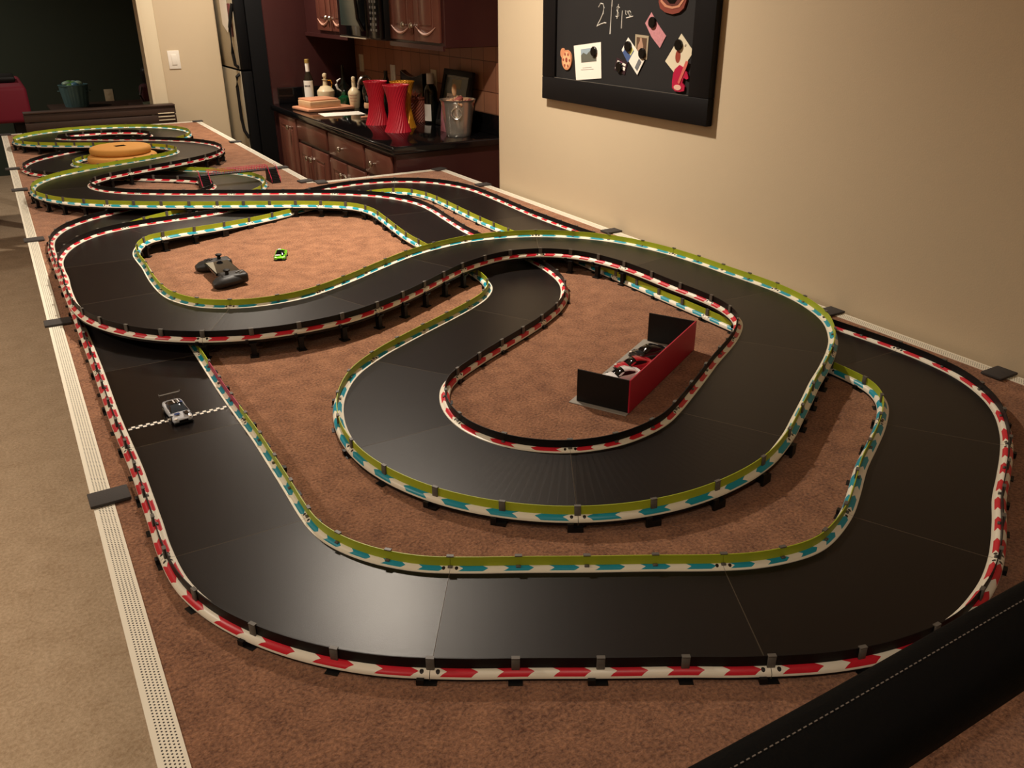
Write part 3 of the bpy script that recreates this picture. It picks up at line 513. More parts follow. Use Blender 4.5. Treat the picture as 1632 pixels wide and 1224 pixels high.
    m = MB(); m.rbox(.40*L, .512*L, -W*.46, W*.46, H*.10, H*.17, .0006, 1).rbox(-.5*L, .44*L, -W*.44, W*.44, H*.09, H*.16, .0006, 1); m.build('underbody', M_black, t, world=False)
    if wing:
        m = MB(); wz = H*1.28
        m.rbox(-.53*L, -.47*L, -W*.50, W*.50, wz, wz+.0012, .0004, 1)
        for sy in (-1, 1): m.box(-.545*L, -.455*L, sy*W*.5-.0004, sy*W*.5+.0004, wz-.002, wz+.003); m.box(-.51*L, -.49*L, sy*W*.2-.0005, sy*W*.2+.0005, H*.7, wz)
        m.build('rear_wing', wing, t, world=False)
    for (nm, x0, x1, y0, y1, z, mt) in (trims or []):
        m = MB()
        m.box(x0*L, x1*L, y0*W, y1*W, z*H, z*H+.0006); m.build(nm, mt, t, world=False)
    return t
M_pw = mat('white_car_paint', (226, 226, 228), .2, coat=.6); M_pk = mat('black_car_paint', (20, 20, 22), .15, coat=.8); M_pr = mat('red_car_paint', (176, 26, 46), .2, coat=.7)
M_pg = mat('green_car_paint', (118, 206, 40), .25, coat=.6); M_pb = mat('blue_decal', (40, 60, 110), .35)
zr = .010+TZ
car('white toy racing car with dark stripes and rear wing standing on the chequered start line', (.186, 1.652, zr), math.radians(-85), mat('silver_white_paint', (196, 200, 206), .25, coat=.5), M_pk, wing=M_clip, glass=mat('smoky_windscreen', (58, 66, 74), .12),
    trims=[('stripe', -.16, .02, -.10, -.04, 1.21, M_pw), ('stripe', -.16, .02, .12, .18, 1.21, M_pw), ('decal', .27, .36, -.30, -.06, .70, M_pb), ('decal', .26, .42, .12, .34, .69, M_pk), ('decal', -.02, .06, .2, .3, 1.21, M_pb)])
car('lime green and white toy car on the carpet beside the game controller', (.702, 2.69, TZ), math.radians(-112), M_pg, M_pg, L=.075, W=.038,
    trims=[('decal', .24, .40, -.36, .0, .70, M_pw), ('decal', -.14, .0, -.2, .05, 1.21, M_pw), ('decal', .25, .38, .1, .3, .70, M_pk)])
# garage stand
ga = Vector((.980, 1.209, TZ)); ang = math.atan2(.192, .344); GL = .394; GD = .116
st = thing('garage_stand', 'open garage stand with grey floor, crimson back wall and two black end walls', 'toy garage', ga, ang)
m = MB(); m.rbox(-.012, GL+.004, -.002, GD+.012, .0, .0022, .0006, 1); m.build('floor_plate', mat('grey_plastic_plate', (150, 146, 138), .5, noise=.05), st, world=False)
m = MB(); m.rbox(.0, GL, -.0035, 0, .0022, .076, .0006, 1); m.build('back_wall', mat('crimson_board', (176, 22, 50), .5), st, world=False)
m = MB(); m.rbox(0, .003, 0, GD, .0022, .075, .0006, 1); m.build('end_wall', M_black, st, world=False)
m = MB(); m.rbox(GL-.003, GL, 0, GD, .0022, .075, .0006, 1); m.build('end_wall', M_black, st, world=False)
G = WM[st]
for d, yy_, lab, p, r in [(.146, .076, 'white toy car parked in the garage next to the near black end wall', M_pw, M_pw), (.212, .076, 'red toy coupe parked in the middle of the garage stand', M_pr, M_pr), (.298, .076, 'black toy coupe parked farthest inside the garage stand', M_pk, M_pk)]:
    car(lab, G @ Vector((d, yy_, .0022)), math.radians(169), p, r, L=.086, W=.041, group='toy cars parked in the garage stand')
# ------------------------------------------------------------------ phone game controller
gc = thing('game_controller', 'black gamepad clamped around a phone lying on the brown carpet', 'game controller', (.487, 2.566, TZ), math.radians(92))
M_pad = mat('matt_black_plastic', (26, 25, 25), .5, bump=.1, bscale=800)
def grip(sx):
    bm = bmesh.new(); m = MB()
    # x: outwards along the pad, y: towards the player
    pts = [((.080, -.046, .018), .014), ((.086, -.030, .020), .020), ((.090, -.005, .020), .0225), ((.094, .022, .0185), .022), ((.098, .040, .016), .019), ((.100, .054, .014), .010)]
    P = [Vector((p[0]*sx, p[1], p[2])) for p, r in pts]; R = [r for p, r in pts]
    vs = []; fs = []; n = 14
    for i, (p, r) in enumerate(zip(P, R)):
        for k in range(n):
            a = 2*PI*k/n; vs.append((p.x+r*1.25*math.cos(a), p.y, max(.0, p.z+r*.86*math.sin(a))))
    for i in range(len(P)-1):
        for k in range(n): fs.append((i*n+k, i*n+(k+1) % n, (i+1)*n+(k+1) % n, (i+1)*n+k))
    fs.append(list(range(n))); fs.append([(len(P)-1)*n+k for k in range(n)]); m.add(vs, fs, True)
    m.rbox(min(.058*sx, .110*sx), max(.058*sx, .110*sx), -.050, .030, .008, .038, .009, 3)
    return m.build('grip', M_pad, gc, world=False)
g1 = grip(-1); g2 = grip(1)
# player's side faces the left edge of the table (+y of the pad)
m = MB(); m.rbox(-.068, .068, -.040, .022, .014, .024, .004, 2); m.build('bridge', M_pad, gc, world=False)
m = MB(); m.rbox(-.066, .066, -.038, .034, .0285, .0365, .002, 2); ph = m.build('phone', M_gblack, gc, world=False)
m = MB(); m.prism([(-.063, -.035), (.063, -.035), (.063, .008), (-.063, .030)], .0366, .0368).prism([(-.063, .030), (.063, .008), (.063, .031), (-.063, .031)], .0366, .0368)
m.m = [0]*6+[1]*6; link('screen', m.mesh('screen', [M_glassd, mat('screen_grey_green', (112, 106, 88), .3)]), ph)
for sx, sy in ((-.090, .008), (.086, -.016)):
    m = MB(); m.lathe([(.0060, .036), (.0050, .045), (.0095, .048), (.0100, .051), (.0070, .0525)], (sx, sy, 0), 18); m.build('thumbstick', M_black, gc, world=False)
for dx, dy in ((0, -.008), (0, .008), (-.008, 0), (.008, 0)):
    m = MB(); m.lathe([(.0036, .036), (.0036, .0400), (.003, .0408)], (-.092+dx, -.028+dy, 0), 12); m.build('button', M_clip, gc, world=False)
m = MB(); m.box(.084, .092, .004, .022, .036, .040).box(.079, .097, .009, .017, .036, .040); m.build('direction_pad', M_black, gc, world=False)
# ------------------------------------------------------------------ stack of two orange discs
def disc(x, y, z, r, h, lab, slot=False):
    t = thing('foam_disc', lab, 'foam disc', (x, y, z), .2, 'orange discs stacked inside the far bend')
    b = h*.42; m = MB(); m.lathe([(r-b, 0)]+[(r-b+b*math.sin(a), b-b*math.cos(a)) for a in (.5, 1.0, 1.57)]+[(r-b+b*math.cos(a), h-b+b*math.sin(a)) for a in (0, .5, 1.0, 1.57)], (0, 0, 0), 56); m.build('disc', M_orange, t, world=False, sharp=80)
    if slot: m = MB(); m.box(-.026, .026, -.02, .02, h-.001, h+.0008); m.build('square_hole', M_gblack, t, world=False)
disc(.517, 4.85, TZ, .168, .040, 'lower orange round foam disc lying on the carpet inside the far bend')
disc(.515, 4.875, TZ+.040, .148, .036, 'upper orange round foam disc with a black square hole, resting on the lower one', True)
# ------------------------------------------------------------------ footbridge over the track
fb = thing('footbridge', 'black toy footbridge with crimson lattice railings spanning the far track', 'toy bridge', (.885, 3.965, TZ))
def W(m, nm, mt): return m.build(nm, mt, fb, world=True)
zb = TZ+.056
W(MB().rbox(.722, 1.052, 3.947, 3.985, zb-.006, zb, .001), 'deck', M_black)
M_lat = mat('crimson_lattice', (196, 36, 74), .5)
for x0, x1 in ((.712, .752), (1.016, 1.056)):
    m = MB(); n = 9
    for i in range(n):
        y1 = 3.949-i*.0068; z1 = zb-i*(.056/n); m.box(x0, x1, y1-.0075, y1, TZ, z1)
    m.box(x0, x1, 3.947, 3.985, TZ, zb-.006); W(m, 'staircase', M_black)
    for xs in (x0, x1):
        m = MB(); m.tube([(xs, 3.985, zb+.016), (xs, 3.945, zb+.016), (xs, 3.888, TZ+.018)], .0013, 6)
        for i in range(4): y1 = 3.945-i*.0185; m.tube([(xs, y1, zb+.016-i*.0175), (xs, y1, zb-i*.0175)], .0011, 5)
        W(m, 'stair_railing', M_lat)
for y1 in (3.948, 3.984):
    m = MB(); m.tube([(.752, y1, zb+.016), (1.016, y1, zb+.016)], .0012, 6); m.tube([(.752, y1, zb+.008), (1.016, y1, zb+.008)], .0008, 5)
    for i in range(23): x = .752+i*.012; m.tube([(x, y1, zb), (x, y1, zb+.016)], .0009, 5)
    W(m, 'railing', M_lat)
# ------------------------------------------------------------------ black leather rail at the near end
rl = thing('padded_rail', 'black padded leather rail with pale stitching across the near table corner', 'padded rail', (1.0, .31, TZ))
m = MB(); xs = [.16+.04*i for i in range(28)]
vs = []; fs = []; n = 16
for i, x in enumerate(xs):
    k_ = 1 if 0 < i < len(xs)-1 else .8
    for k in range(n):
        a = 2*PI*k/n; c, s_ = math.cos(a), math.sin(a)
        vs.append((x, .326+.042*k_*math.copysign(abs(c)**.6, c), TZ+.172+.028*k_*math.copysign(abs(s_)**.6, s_)+.002*math.sin(x*9)))
for i in range(len(xs)-1):
    for k in range(n): fs.append((i*n+k, i*n+(k+1) % n, (i+1)*n+(k+1) % n, (i+1)*n+k))
fs.append(list(range(n))); fs.append([(len(xs)-1)*n+k for k in range(n)]); m.add(vs, fs, True); m.build('padding', M_leather, rl, sharp=60)
m = MB()
for i in range(150):
    x = .20+i*.0068; z = TZ+.1995+.002*math.sin(x*9); m.box(x, x+.0036, .3395, .3405, z-.0005, z+.0006)
tag(m.build('stitching', mat('grey_thread', (120, 112, 104), .7), rl), 'pale stitched seam', kind='stuff')
for x in (.18, 1.22):
    m = MB(); m.tube([(x, .315, TZ+.006), (x, .315, TZ+.15)], .011, 12).cyl((x, .315, TZ+.0016), .028, .006); m.build('post', M_black, rl)
# ------------------------------------------------------------------ kitchen
CZ = TZ+.114
def door(mb_parent, y0, y1, z0, z1, x, knob=None, arch=False, mt=None, name='door', side=-1, group=None):
    """panelled front facing -x at plane x"""
    mt = mt or M_cherry
    m = MB(); t = .018; fr = .055 if min(y1-y0, z1-z0) > .2 else 0
    m.rbox(x-t, x, y0, y1, z0, z1, .005, 2)
    o = m.build(name, mt, mb_parent)
    if fr:
        m = MB(); a, b, c, d = y0+fr, y1-fr, z0+fr, z1-fr
        m.rbox(x-t-.005, x-t+.002, a+.02, b-.02, c+.02, d-.02, .006, 2)
        for q in ((a, a+.008, c, d), (b-.008, b, c, d), (a, b, c, c+.008), (a, b, d-.008, d)): m.box(x-t-.0015, x-t+.001, *q)
        m.build('raised_panel', mt, o)
    if arch:
        m = MB(); n = 14; a, b = y0+.03, y1-.03
        m.tube([(x-t-.004, a+(b-a)*i/n, z0+.068-.034*math.sin(PI*i/n)) for i in range(n+1)], [.0015+.0055*math.sin(PI*i/n) for i in range(n+1)], 6); m.build('carved_arc', mat('worn_wood_edge', (196, 150, 130), .4), o)
    if knob:
        m = MB(); M = Matrix.Translation((x-t, knob[0], knob[1])) @ Matrix.Rotation(-PI/2, 4, 'Y')
        m.lathe([(.006, 0), (.005, .012), (.014, .018), (.016, .024), (.012, .030), (.004, .032)], (0, 0, 0), 16, M); m.build('knob', M_knob, o)
    return o
FX = 1.628
def base(name, lab, y0, y1, fronts, grp='cherry base cabinets under the counter'):
    t = thing(name, lab, 'cabinet', ((FX+XB)/2, (y0+y1)/2, 0), 0, grp)
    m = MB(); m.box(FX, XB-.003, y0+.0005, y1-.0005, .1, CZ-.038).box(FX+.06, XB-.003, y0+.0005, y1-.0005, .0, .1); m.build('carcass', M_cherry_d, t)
    for f in fronts: door(t, **f)
    return t
def kd(**k): return k
base('base_cabinet', 'narrow single door cherry base cabinet beside the refrigerator panel', 5.43, 5.94, [kd(y0=5.445, y1=5.80, z0=.12, z1=TZ+.070, x=FX, knob=(5.545, TZ+.01))])
base('base_cabinet', 'cherry sink cabinet with plain false drawer over two doors', 4.85, 5.43, [kd(y0=4.872, y1=5.412, z0=TZ-.046, z1=TZ+.070, x=FX, name='drawer_front'), kd(y0=5.165, y1=5.412, z0=.12, z1=TZ-.067, x=FX, knob=(5.205, TZ-.135)), kd(y0=4.872, y1=5.155, z0=.12, z1=TZ-.067, x=FX, knob=(5.12, TZ-.132))])
base('base_cabinet', 'cherry cabinet with one knobbed drawer over two doors, middle of the run', 4.272, 4.85, [kd(y0=4.292, y1=4.83, z0=TZ-.056, z1=TZ+.066, x=FX, name='drawer', knob=(4.60, TZ+.003)), kd(y0=4.565, y1=4.83, z0=.12, z1=TZ-.075, x=FX, knob=(4.60, TZ-.14)), kd(y0=4.292, y1=4.555, z0=.12, z1=TZ-.075, x=FX, knob=(4.52, TZ-.14))])
base('base_cabinet', 'cherry cabinet with a knobbed drawer at the open end of the counter', 3.885, 4.272, [kd(y0=3.925, y1=4.258, z0=TZ-.062, z1=TZ+.058, x=FX, name='drawer', knob=(4.13, TZ-.004)), kd(y0=3.925, y1=4.258, z0=.12, z1=TZ-.08, x=FX, knob=(4.20, TZ-.14))])
tag(centre(MB().rbox(1.600, XB-.001, 3.86, 5.945, CZ-.038, CZ, .010, 3).build('countertop', M_granite)), 'glossy black granite countertop over the cherry cabinets', 'countertop')
tag(centre(MB().rbox(XB-.025, XB-.0005, 3.86, 5.945, CZ, CZ+.10, .003, 1).build('granite_backsplash', M_granite)), 'low black granite upstand along the tiled wall', 'backsplash')
tag(centre(MB().rbox(1.66, XB-.026, 5.925, 5.9455, CZ, CZ+.10, .003, 1).build('granite_backsplash', M_granite)), 'short black granite upstand against the tall cherry panel', 'backsplash')
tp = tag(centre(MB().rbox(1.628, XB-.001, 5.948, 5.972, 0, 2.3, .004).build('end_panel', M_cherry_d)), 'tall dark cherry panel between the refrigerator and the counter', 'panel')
# refrigerator
FRX = 1.455
fg = thing('refrigerator', 'stainless steel and black refrigerator beside the beige wall', 'refrigerator', (1.85, 6.42, 0))
M_fb = mat('matt_black_metal', (10, 10, 11), .7, spec=.15)
MB().rbox(FRX+.07, 2.2, 5.985, 6.85, .02, 1.74, .006).build('body', M_fb, fg)
for z0, z1, nm in ((.06, TZ+.322, 'door'), (TZ+.330, 1.74, 'freezer_door')):
    MB().rbox(FRX+.004, FRX+.066, 5.985, 6.85, z0, z1, .008).build(nm+'_edge', M_fb, fg)
    o = MB().rbox(FRX, FRX+.006, 6.035, 6.85, z0+.002, z1-.002, .003).build(nm, M_steel, fg)
    m = MB(); y = 6.052
    if nm == 'door': pts = [(FRX, y, z1-.02), (FRX-.022, y+.002, z1-.035), (FRX-.028, y+.004, z1-.10), (FRX-.028, y, z1-.30), (FRX-.022, y-.012, z1-.38), (FRX+.002, y-.02, z1-.43)]
    else: pts = [(FRX+.002, y-.02, z0+.40), (FRX-.012, y-.010, z0+.34), (FRX-.026, y+.002, z0+.26), (FRX-.028, y+.004, z0+.10), (FRX-.022, y, z0+.03), (FRX, y, z0+.012)]
    m.tube(pts, .011, 10); m.build('handle', M_black, fg)
tag(centre(MB().add([(FRX-.002, 6.36, TZ+.84), (FRX-.002, 6.165, TZ+.84), (FRX-.004, 6.165, TZ+.60), (FRX-.004, 6.215, TZ+.55), (FRX-.002, 6.35, TZ+.60), (FRX-.001, 6.36, TZ+.84), (FRX-.001, 6.165, TZ+.84), (FRX-.003, 6.165, TZ+.60), (FRX-.003, 6.215, TZ+.55), (FRX-.001, 6.35, TZ+.60)], [(0, 1, 2, 3, 4), (5, 9, 8, 7, 6), (0, 5, 6, 1), (1, 6, 7, 2), (2, 7, 8, 3), (3, 8, 9, 4), (4, 9, 5, 0)]).build('paper_note', M_white)), 'white printed paper stuck on the freezer door', 'paper')
tag(centre(MB().rbox(FRX-.006, FRX-.0005, 6.085, 6.15, TZ+.53, TZ+.73, .001).build('red_card', mat('dark_red_card', (92, 22, 30), .6))), 'dark red card on the freezer door beside the handle', 'card')
# upper cabinets
UX = 1.903
def upper(lab, y0, y1, doors, z0=TZ+.545, z1=2.2):
    t = thing('wall_cabinet', lab, 'cabinet', (2.07, (y0+y1)/2, z0), 0, 'cherry wall cabinets over the counter')
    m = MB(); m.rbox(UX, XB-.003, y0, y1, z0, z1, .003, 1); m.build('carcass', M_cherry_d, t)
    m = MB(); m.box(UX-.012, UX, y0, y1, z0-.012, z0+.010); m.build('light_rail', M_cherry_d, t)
    for d in doors: door(t, **d)
upper('right hand cherry wall cabinet with two arched doors beside the microwave', 3.868, 4.505, [kd(y0=4.190, y1=4.482, z0=TZ+.567, z1=2.17, x=UX, knob=(4.262, TZ+.640), arch=True), kd(y0=3.896, y1=4.178, z0=TZ+.567, z1=2.17, x=UX, knob=(4.222, TZ+.638) and (4.160, TZ+.638), arch=True)])
upper('left hand cherry wall cabinet with two arched doors next to the tall panel', 5.145, 5.945, [kd(y0=5.395, y1=5.66, z0=TZ+.575, z1=2.17, x=UX, knob=(5.425, TZ+.650), arch=True), kd(y0=5.165, y1=5.385, z0=TZ+.575, z1=2.17, x=UX, knob=(5.355, TZ+.648), arch=True)])
# microwave
mw = thing('microwave', 'black over the counter microwave hanging between the cherry wall cabinets', 'microwave', (2.03, 4.82, TZ+.555))
MB().rbox(1.868, XB-.003, 4.512, 5.138, TZ+.555, TZ+.98, .006).build('body', M_black, mw)
dr = MB().rbox(1.838, 1.866, 4.70, 5.138, TZ+.562, TZ+.975, .010, 3).build('door', M_glassd, mw)
MB().rbox(1.8365, 1.839, 4.80, 5.09, TZ+.62, TZ+.95, .0008, 1).build('window', mat('dark_green_glass', (44, 54, 50), .12), dr)
MB().tube([(1.834, 4.735, TZ+.93), (1.805, 4.73, TZ+.86), (1.797, 4.73, TZ+.76), (1.803, 4.73, TZ+.66), (1.834, 4.732, TZ+.60)], .010, 10).build('handle', M_gblack, dr)
cp = MB().rbox(1.842, 1.866, 4.512, 4.697, TZ+.562, TZ+.975, .006).build('control_panel', M_gblack, mw)
m = MB()
for r in range(12):
    for c in range(3): m.box(1.8408, 1.8425, 4.555+c*.035, 4.575+c*.035, TZ+.60+r*.028, TZ+.612+r*.028)
tag(m.build('key', M_clip, cp), kind='stuff')
MB().box(1.84, 1.87, 4.72, 5.13, TZ+.556, TZ+.562).build('bottom_trim', M_chrome, mw)
# under-cabinet knob light
# ------------------------------------------------------------------ things on the counter
def ribbed(x, y, h, r, lab, mt, ph=0, name='vase'):
    m = MB(); n = 96; prof = []; rows = 36; vs = []; fs = []
    for i in range(rows+1):
        t_ = i/rows; rr = r*(.62+.38*abs(2*t_-1)**1.8)+(0.0)
        for k in range(n):
            a = 2*PI*k/n+t_*1.55*(1 if t_ < 2 else 1)
            rib = .0022*(1-t_*.55 if mt is M_red else 1)*math.cos(24*(2*PI*k/n))
            vs.append((x+(rr+rib)*math.cos(a+ph), y+(rr+rib)*math.sin(a+ph), CZ+h*t_))
    for i in range(rows):
        for k in range(n): fs.append((i*n+k, i*n+(k+1) % n, (i+1)*n+(k+1) % n, (i+1)*n+k))
    fs.append(list(range(n))[::-1])
    m.add(vs, fs, True); o = centre(m.build(name, mt, sharp=70)); tag(o, lab, 'vase', 'twisted ribbed vases on the counter')
    b = o.modifiers.new('wall', 'SOLIDIFY'); b.thickness = .002; b.offset = -1
ribbed(1.85, 4.655, .230, .066, 'red twisted ribbed vase, leftmost and farther back', M_red)
ribbed(1.838, 4.338, .236, .070, 'red twisted ribbed vase standing nearest the counter edge', M_red, .1)
ribbed(1.928, 4.462, .240, .066, 'golden twisted ribbed vase half hidden behind the near red one', M_gold, .2)
# ice bucket
bk = thing('ice_bucket', 'polished metal bucket filled with wine corks on the counter end', 'bucket', (2.045, 4.034, CZ))
m = MB(); m.lathe([(.060, 0), (.063, .004), (.065, .02), (.085, .165), (.092, .178), (.094, .180), (.090, .180), (.083, .165), (.063, .02), (.0, .012)], (0, 0, 0), 48, cap=False); m.add([(.06*math.cos(2*PI*k/32), .06*math.sin(2*PI*k/32), .001) for k in range(32)], [list(range(32))]); m.build('pail', M_chrome, bk, world=False)
for a in (math.radians(238), math.radians(58)):
    c = Vector((.077*math.cos(a), .077*math.sin(a), .118)); tn = Vector((-math.sin(a), math.cos(a), 0)); o_ = Vector((math.cos(a), math.sin(a), 0))*.008
    m = MB(); m.tube([c+o_+tn*.026*math.cos(2*PI*i/20)+Vector((0, 0, .026*math.sin(2*PI*i/20))) for i in range(20)], .0032, 7, closed=True); m.sphere(c+o_*.6+Vector((0, 0, .030)), .008, 10, 6); m.build('ring_handle', M_chrome, bk, world=False)
M_cork = mat('cork', (204, 160, 122), .8, noise=.15, nscale=200); M_corkd = mat('stained_cork', (170, 92, 84), .8)
rnd = random.Random(3)
for i in range(34):
    a = rnd.uniform(0, 2*PI); r = .070*math.sqrt(rnd.random()); z = CZ+.158+rnd.uniform(0, .014)+(.012 if r < .04 else 0)
    M = Matrix.Translation((2.045+r*math.cos(a), 4.034+r*math.sin(a), z)) @ Matrix.Rotation(rnd.uniform(0, PI), 4, 'Z') @ Matrix.Rotation(rnd.uniform(.9, 1.7), 4, 'X')
    o = link('wine_cork', MB().cyl((0, 0, -.019), .0105, .038, 12).mesh('wine_cork', M_cork if i % 4 else M_corkd)); o.matrix_world = M; WM[o] = M
    tag(o, 'pale wine cork among those heaped in the metal bucket' if i % 4 else 'wine stained reddish cork among those heaped in the metal bucket', 'cork', 'pale corks heaped in the metal bucket' if i % 4 else 'reddish corks heaped in the metal bucket')
def bottle(lab, x, y, prof, mt, extra=(), cat_='bottle', name='bottle', grp=None, rot=0):
    t = thing(name, lab, cat_, (x, y, CZ), rot, grp)
    m = MB(); m.lathe(prof, (0, 0, 0), 28); m.build('glass' if mt is not M_cream else 'body', mt, t, world=False)
    for nm, pr, m2 in extra: mm = MB(); mm.lathe(pr, (0, 0, 0), 28); mm.build(nm, m2, t, world=False)
    return t
M_gb = mat('dark_bottle_glass', (14, 18, 14), .08, spec=.7); M_gg = mat('green_bottle_glass', (12, 62, 34), .08, spec=.7); M_gc = mat('smoky_glass', (40, 34, 26), .08)
def lab_arc(t, r, z0, z1, a0, a1, mt, name='label_patch'):
    m = MB(); n = 12; vs = []; fs = []
    for i in range(n+1):
        a = a0+(a1-a0)*i/n
        for rr, z in ((r, z0), (r, z1), (r+.0006, z1), (r+.0006, z0)): vs.append((rr*math.cos(a), rr*math.sin(a), z))
    for i in range(n):
        for k in range(4): fs.append((i*4+k, i*4+(k+1) % 4, (i+1)*4+(k+1) % 4, (i+1)*4+k))
    fs += [(0, 1, 2, 3), tuple(n*4+k for k in (3, 2, 1, 0))]
    m.add(vs, fs, True); return m.build(name, mt, t, world=False)
VIEW = math.atan2(-4.6, -2.05)
t = bottle('dark wine bottle with white capsule and white label left of the ice bucket', 2.130, 4.534, [(.034, 0), (.037, .003), (.037, .17), (.034, .188), (.020, .212), (.0145, .222), (.0145, .262)], M_gb, [('capsule', [(.0205, .208), (.0205, .264), (.019, .266)], M_white)])
la = lab_arc(t, .0374, .015, .105, VIEW-1.45, VIEW-.05, M_white)
t = bottle('clear liquor bottle with white label and gold cap, leftmost on the counter', 1.835, 5.795, [(.030, 0), (.032, .004), (.032, .150), (.024, .175), (.014, .200), (.012, .205), (.012, .255)], M_gc, [('neck_wrap', [(.0165, .205), (.0135, .205), (.0135, .258), (.016, .205)][1:3], M_white), ('cap', [(.015, .258), (.015, .280), (.013, .282)], mat('gold_cap', (190, 160, 90), .4, metal=.5))])
lab_arc(t, .0326, .040, .150, VIEW-1.3, VIEW+1.0, M_white)
m = MB(); tt = WM[t]
for i, dz in enumerate((0, 0, 0, 0)):
    a = VIEW-.75+i*.32; m.rbox(-.0035, .0035, -.0008, .0008, 0, .010, .0003, 1, Matrix.Translation((.0334*math.cos(a), .0334*math.sin(a), .112)) @ Matrix.Rotation(a+PI/2, 4, 'Z'))
m.build('lettering', M_black, t, world=False)
def handle(t, pts, r, mt, nm='handle'): MB().tube(pts, r, 8).build(nm, mt, t, world=False)
t = bottle('squat cream ceramic decanter with stopper and handle beside the white labelled bottle', 1.925, 5.73, [(.036, 0), (.048, .008), (.058, .07), (.057, .085), (.034, .112), (.016, .118), (.014, .150), (.020, .156)], M_cream, [('stopper', [(.009, .156), (.010, .168), (.015, .176), (.014, .190), (.004, .196)], M_cream)], 'decanter', 'decanter')
handle(t, [(.014*math.cos(.3), -.010, .150), (.034, -.018, .150), (.040, -.02, .130), (.034, -.018, .108)], .004, M_gold)
t = bottle('tall narrow necked dark bottle with a white crescent collar at the back', 2.055, 5.74, [(.030, 0), (.045, .01), (.052, .06), (.045, .10), (.020, .13), (.012, .16), (.011, .24)], M_gb)
handle(t, [(-.030, -.035, .160), (-.052, -.030, .145), (-.060, -.025, .120), (-.052, -.028, .095), (-.030, -.035, .078)], [.003, .007, .009, .007, .003], M_white, 'crescent_handle')
t = bottle('low round green glass bottle between the two cream decanters', 1.985, 5.55, [(.020, 0), (.036, .01), (.042, .035), (.036, .058), (.016, .070), (.012, .090)], M_gg)
t = bottle('slim cream ceramic decanter with printed lettering and stopper behind the paper', 2.015, 5.44, [(.026, 0), (.030, .006), (.040, .085), (.038, .100), (.020, .120), (.012, .128), (.012, .160), (.016, .164)], M_cream, [('stopper', [(.008, .164), (.013, .172), (.012, .186), (.003, .192)], M_cream)], 'decanter', 'decanter')
m = MB()
for r_ in range(3):
    for i in range(6):
        a = VIEW-.7+i*.22; rr = .0405-.003*r_; m.rbox(-.002, .002, -.0006, .0006, 0, .006, .0002, 1, Matrix.Translation((rr*math.cos(a), rr*math.sin(a), .078-.018*r_)) @ Matrix.Rotation(a+PI/2, 4, 'Z'))
m.build('lettering', M_corkd, t, world=False)
t = bottle('dark amber decanter with a glossy shoulder left of the red vases', 2.045, 5.27, [(.024, 0), (.030, .01), (.032, .03), (.024, .045), (.030, .06), (.036, .10), (.034, .135), (.020, .160), (.012, .175)], M_gb, [('neck_ring', [(.030, .012), (.0335, .03), (.030, .046)], M_cork)])
t = bottle('red and black conical bottle at the back under the outlet', 2.10, 5.10, [(.040, 0), (.044, .01), (.040, .12), (.022, .18), (.012, .21), (.012, .245)], M_gb, [('red_band', [(.0395, .13), (.031, .165)], M_pr)])
t = bottle('amber bottle with yellow label peeking out left of the red vases', 1.985, 4.985, [(.030, 0), (.032, .005), (.032, .15), (.02, .165), (.012, .175), (.012, .185)], mat('amber_glass', (150, 96, 30), .15))
lab_arc(t, .0326, .06, .14, VIEW-1.5, VIEW+1.3, mat('yellow_label', (214, 168, 76), .6))
t = bottle('dark bottle with silver lettering seen between the two red vases', 2.03, 4.72, [(.036, 0), (.038, .005), (.038, .13), (.02, .155), (.013, .17), (.013, .19)], M_gb)
m = MB()
for r_ in range(7):
    for i in range(3):
        a = VIEW-.35+i*.30; m.rbox(-.004, .004, -.0008, .0008, 0, .009+.003*((r_+i) % 2), .0003, 1, Matrix.Translation((.0388*math.cos(a), .0388*math.sin(a), .03+.0145*r_)) @ Matrix.Rotation(a+PI/2, 4, 'Z'))
m.build('lettering', M_knob, t, world=False)
# faucet
fc = thing('faucet', 'chrome gooseneck faucet arching behind the bottles', 'faucet', (2.115, 5.36, CZ))
n = 14; MB().tube([(0, 0, 0), (0, 0, .11)]+[(-.045+.045*math.cos(PI*i/n), .02*i/n, .14+.055*math.sin(PI*i/n)) for i in range(n+1)]+[(-.09, .022, .12)], .0085, 10).build('spout', M_chrome, fc, world=False)
MB().cyl((0, 0, 0), .024, .012).build('base_plate', M_chrome, fc, world=False)
# boards and block
def slab(name, lab, cat_, x0, x1, y0, y1, z0, z1, rz, mt, r=.004):
    m = MB(); m.rbox(-(x1-x0)/2, (x1-x0)/2, -(y1-y0)/2, (y1-y0)/2, 0, z1-z0, r, 2, Matrix.Rotation(rz, 4, 'Z')); o = m.build(name, mt); o.location = ((x0+x1)/2, (y0+y1)/2, z0); WM[o] = Matrix.Translation(o.location); return tag(o, lab, cat_)
M_wood2 = mat('reddish_wood', (206, 146, 112), .5, noise=.1, nscale=20)
slab('cutting_board', 'reddish wooden cutting board lying lowest on the counter', 'cutting board', 1.66, 1.98, 5.37, 5.62, CZ, CZ+.018, .12, M_wood2, .006)
slab('wooden_box', 'pale wooden box lying on the cutting board', 'box', 1.69, 1.90, 5.40, 5.58, CZ+.018, CZ+.058, .12, M_wood)
slab('cutting_board', 'thin pale board on top of the wooden box', 'cutting board', 1.70, 1.89, 5.42, 5.60, CZ+.058, CZ+.067, .14, M_wood2, .003)
slab('paper_sheet', 'white sheet of paper lying flat on the black counter', 'paper', 1.705, 1.96, 5.11, 5.27, CZ, CZ+.0012, -.08, M_white, .0004)
slab('wooden_spatula', 'small wooden utensil behind the leftmost red vase', 'utensil', 1.86, 1.99, 4.93, 4.955, CZ, CZ+.010, .1, M_wood2, .004)
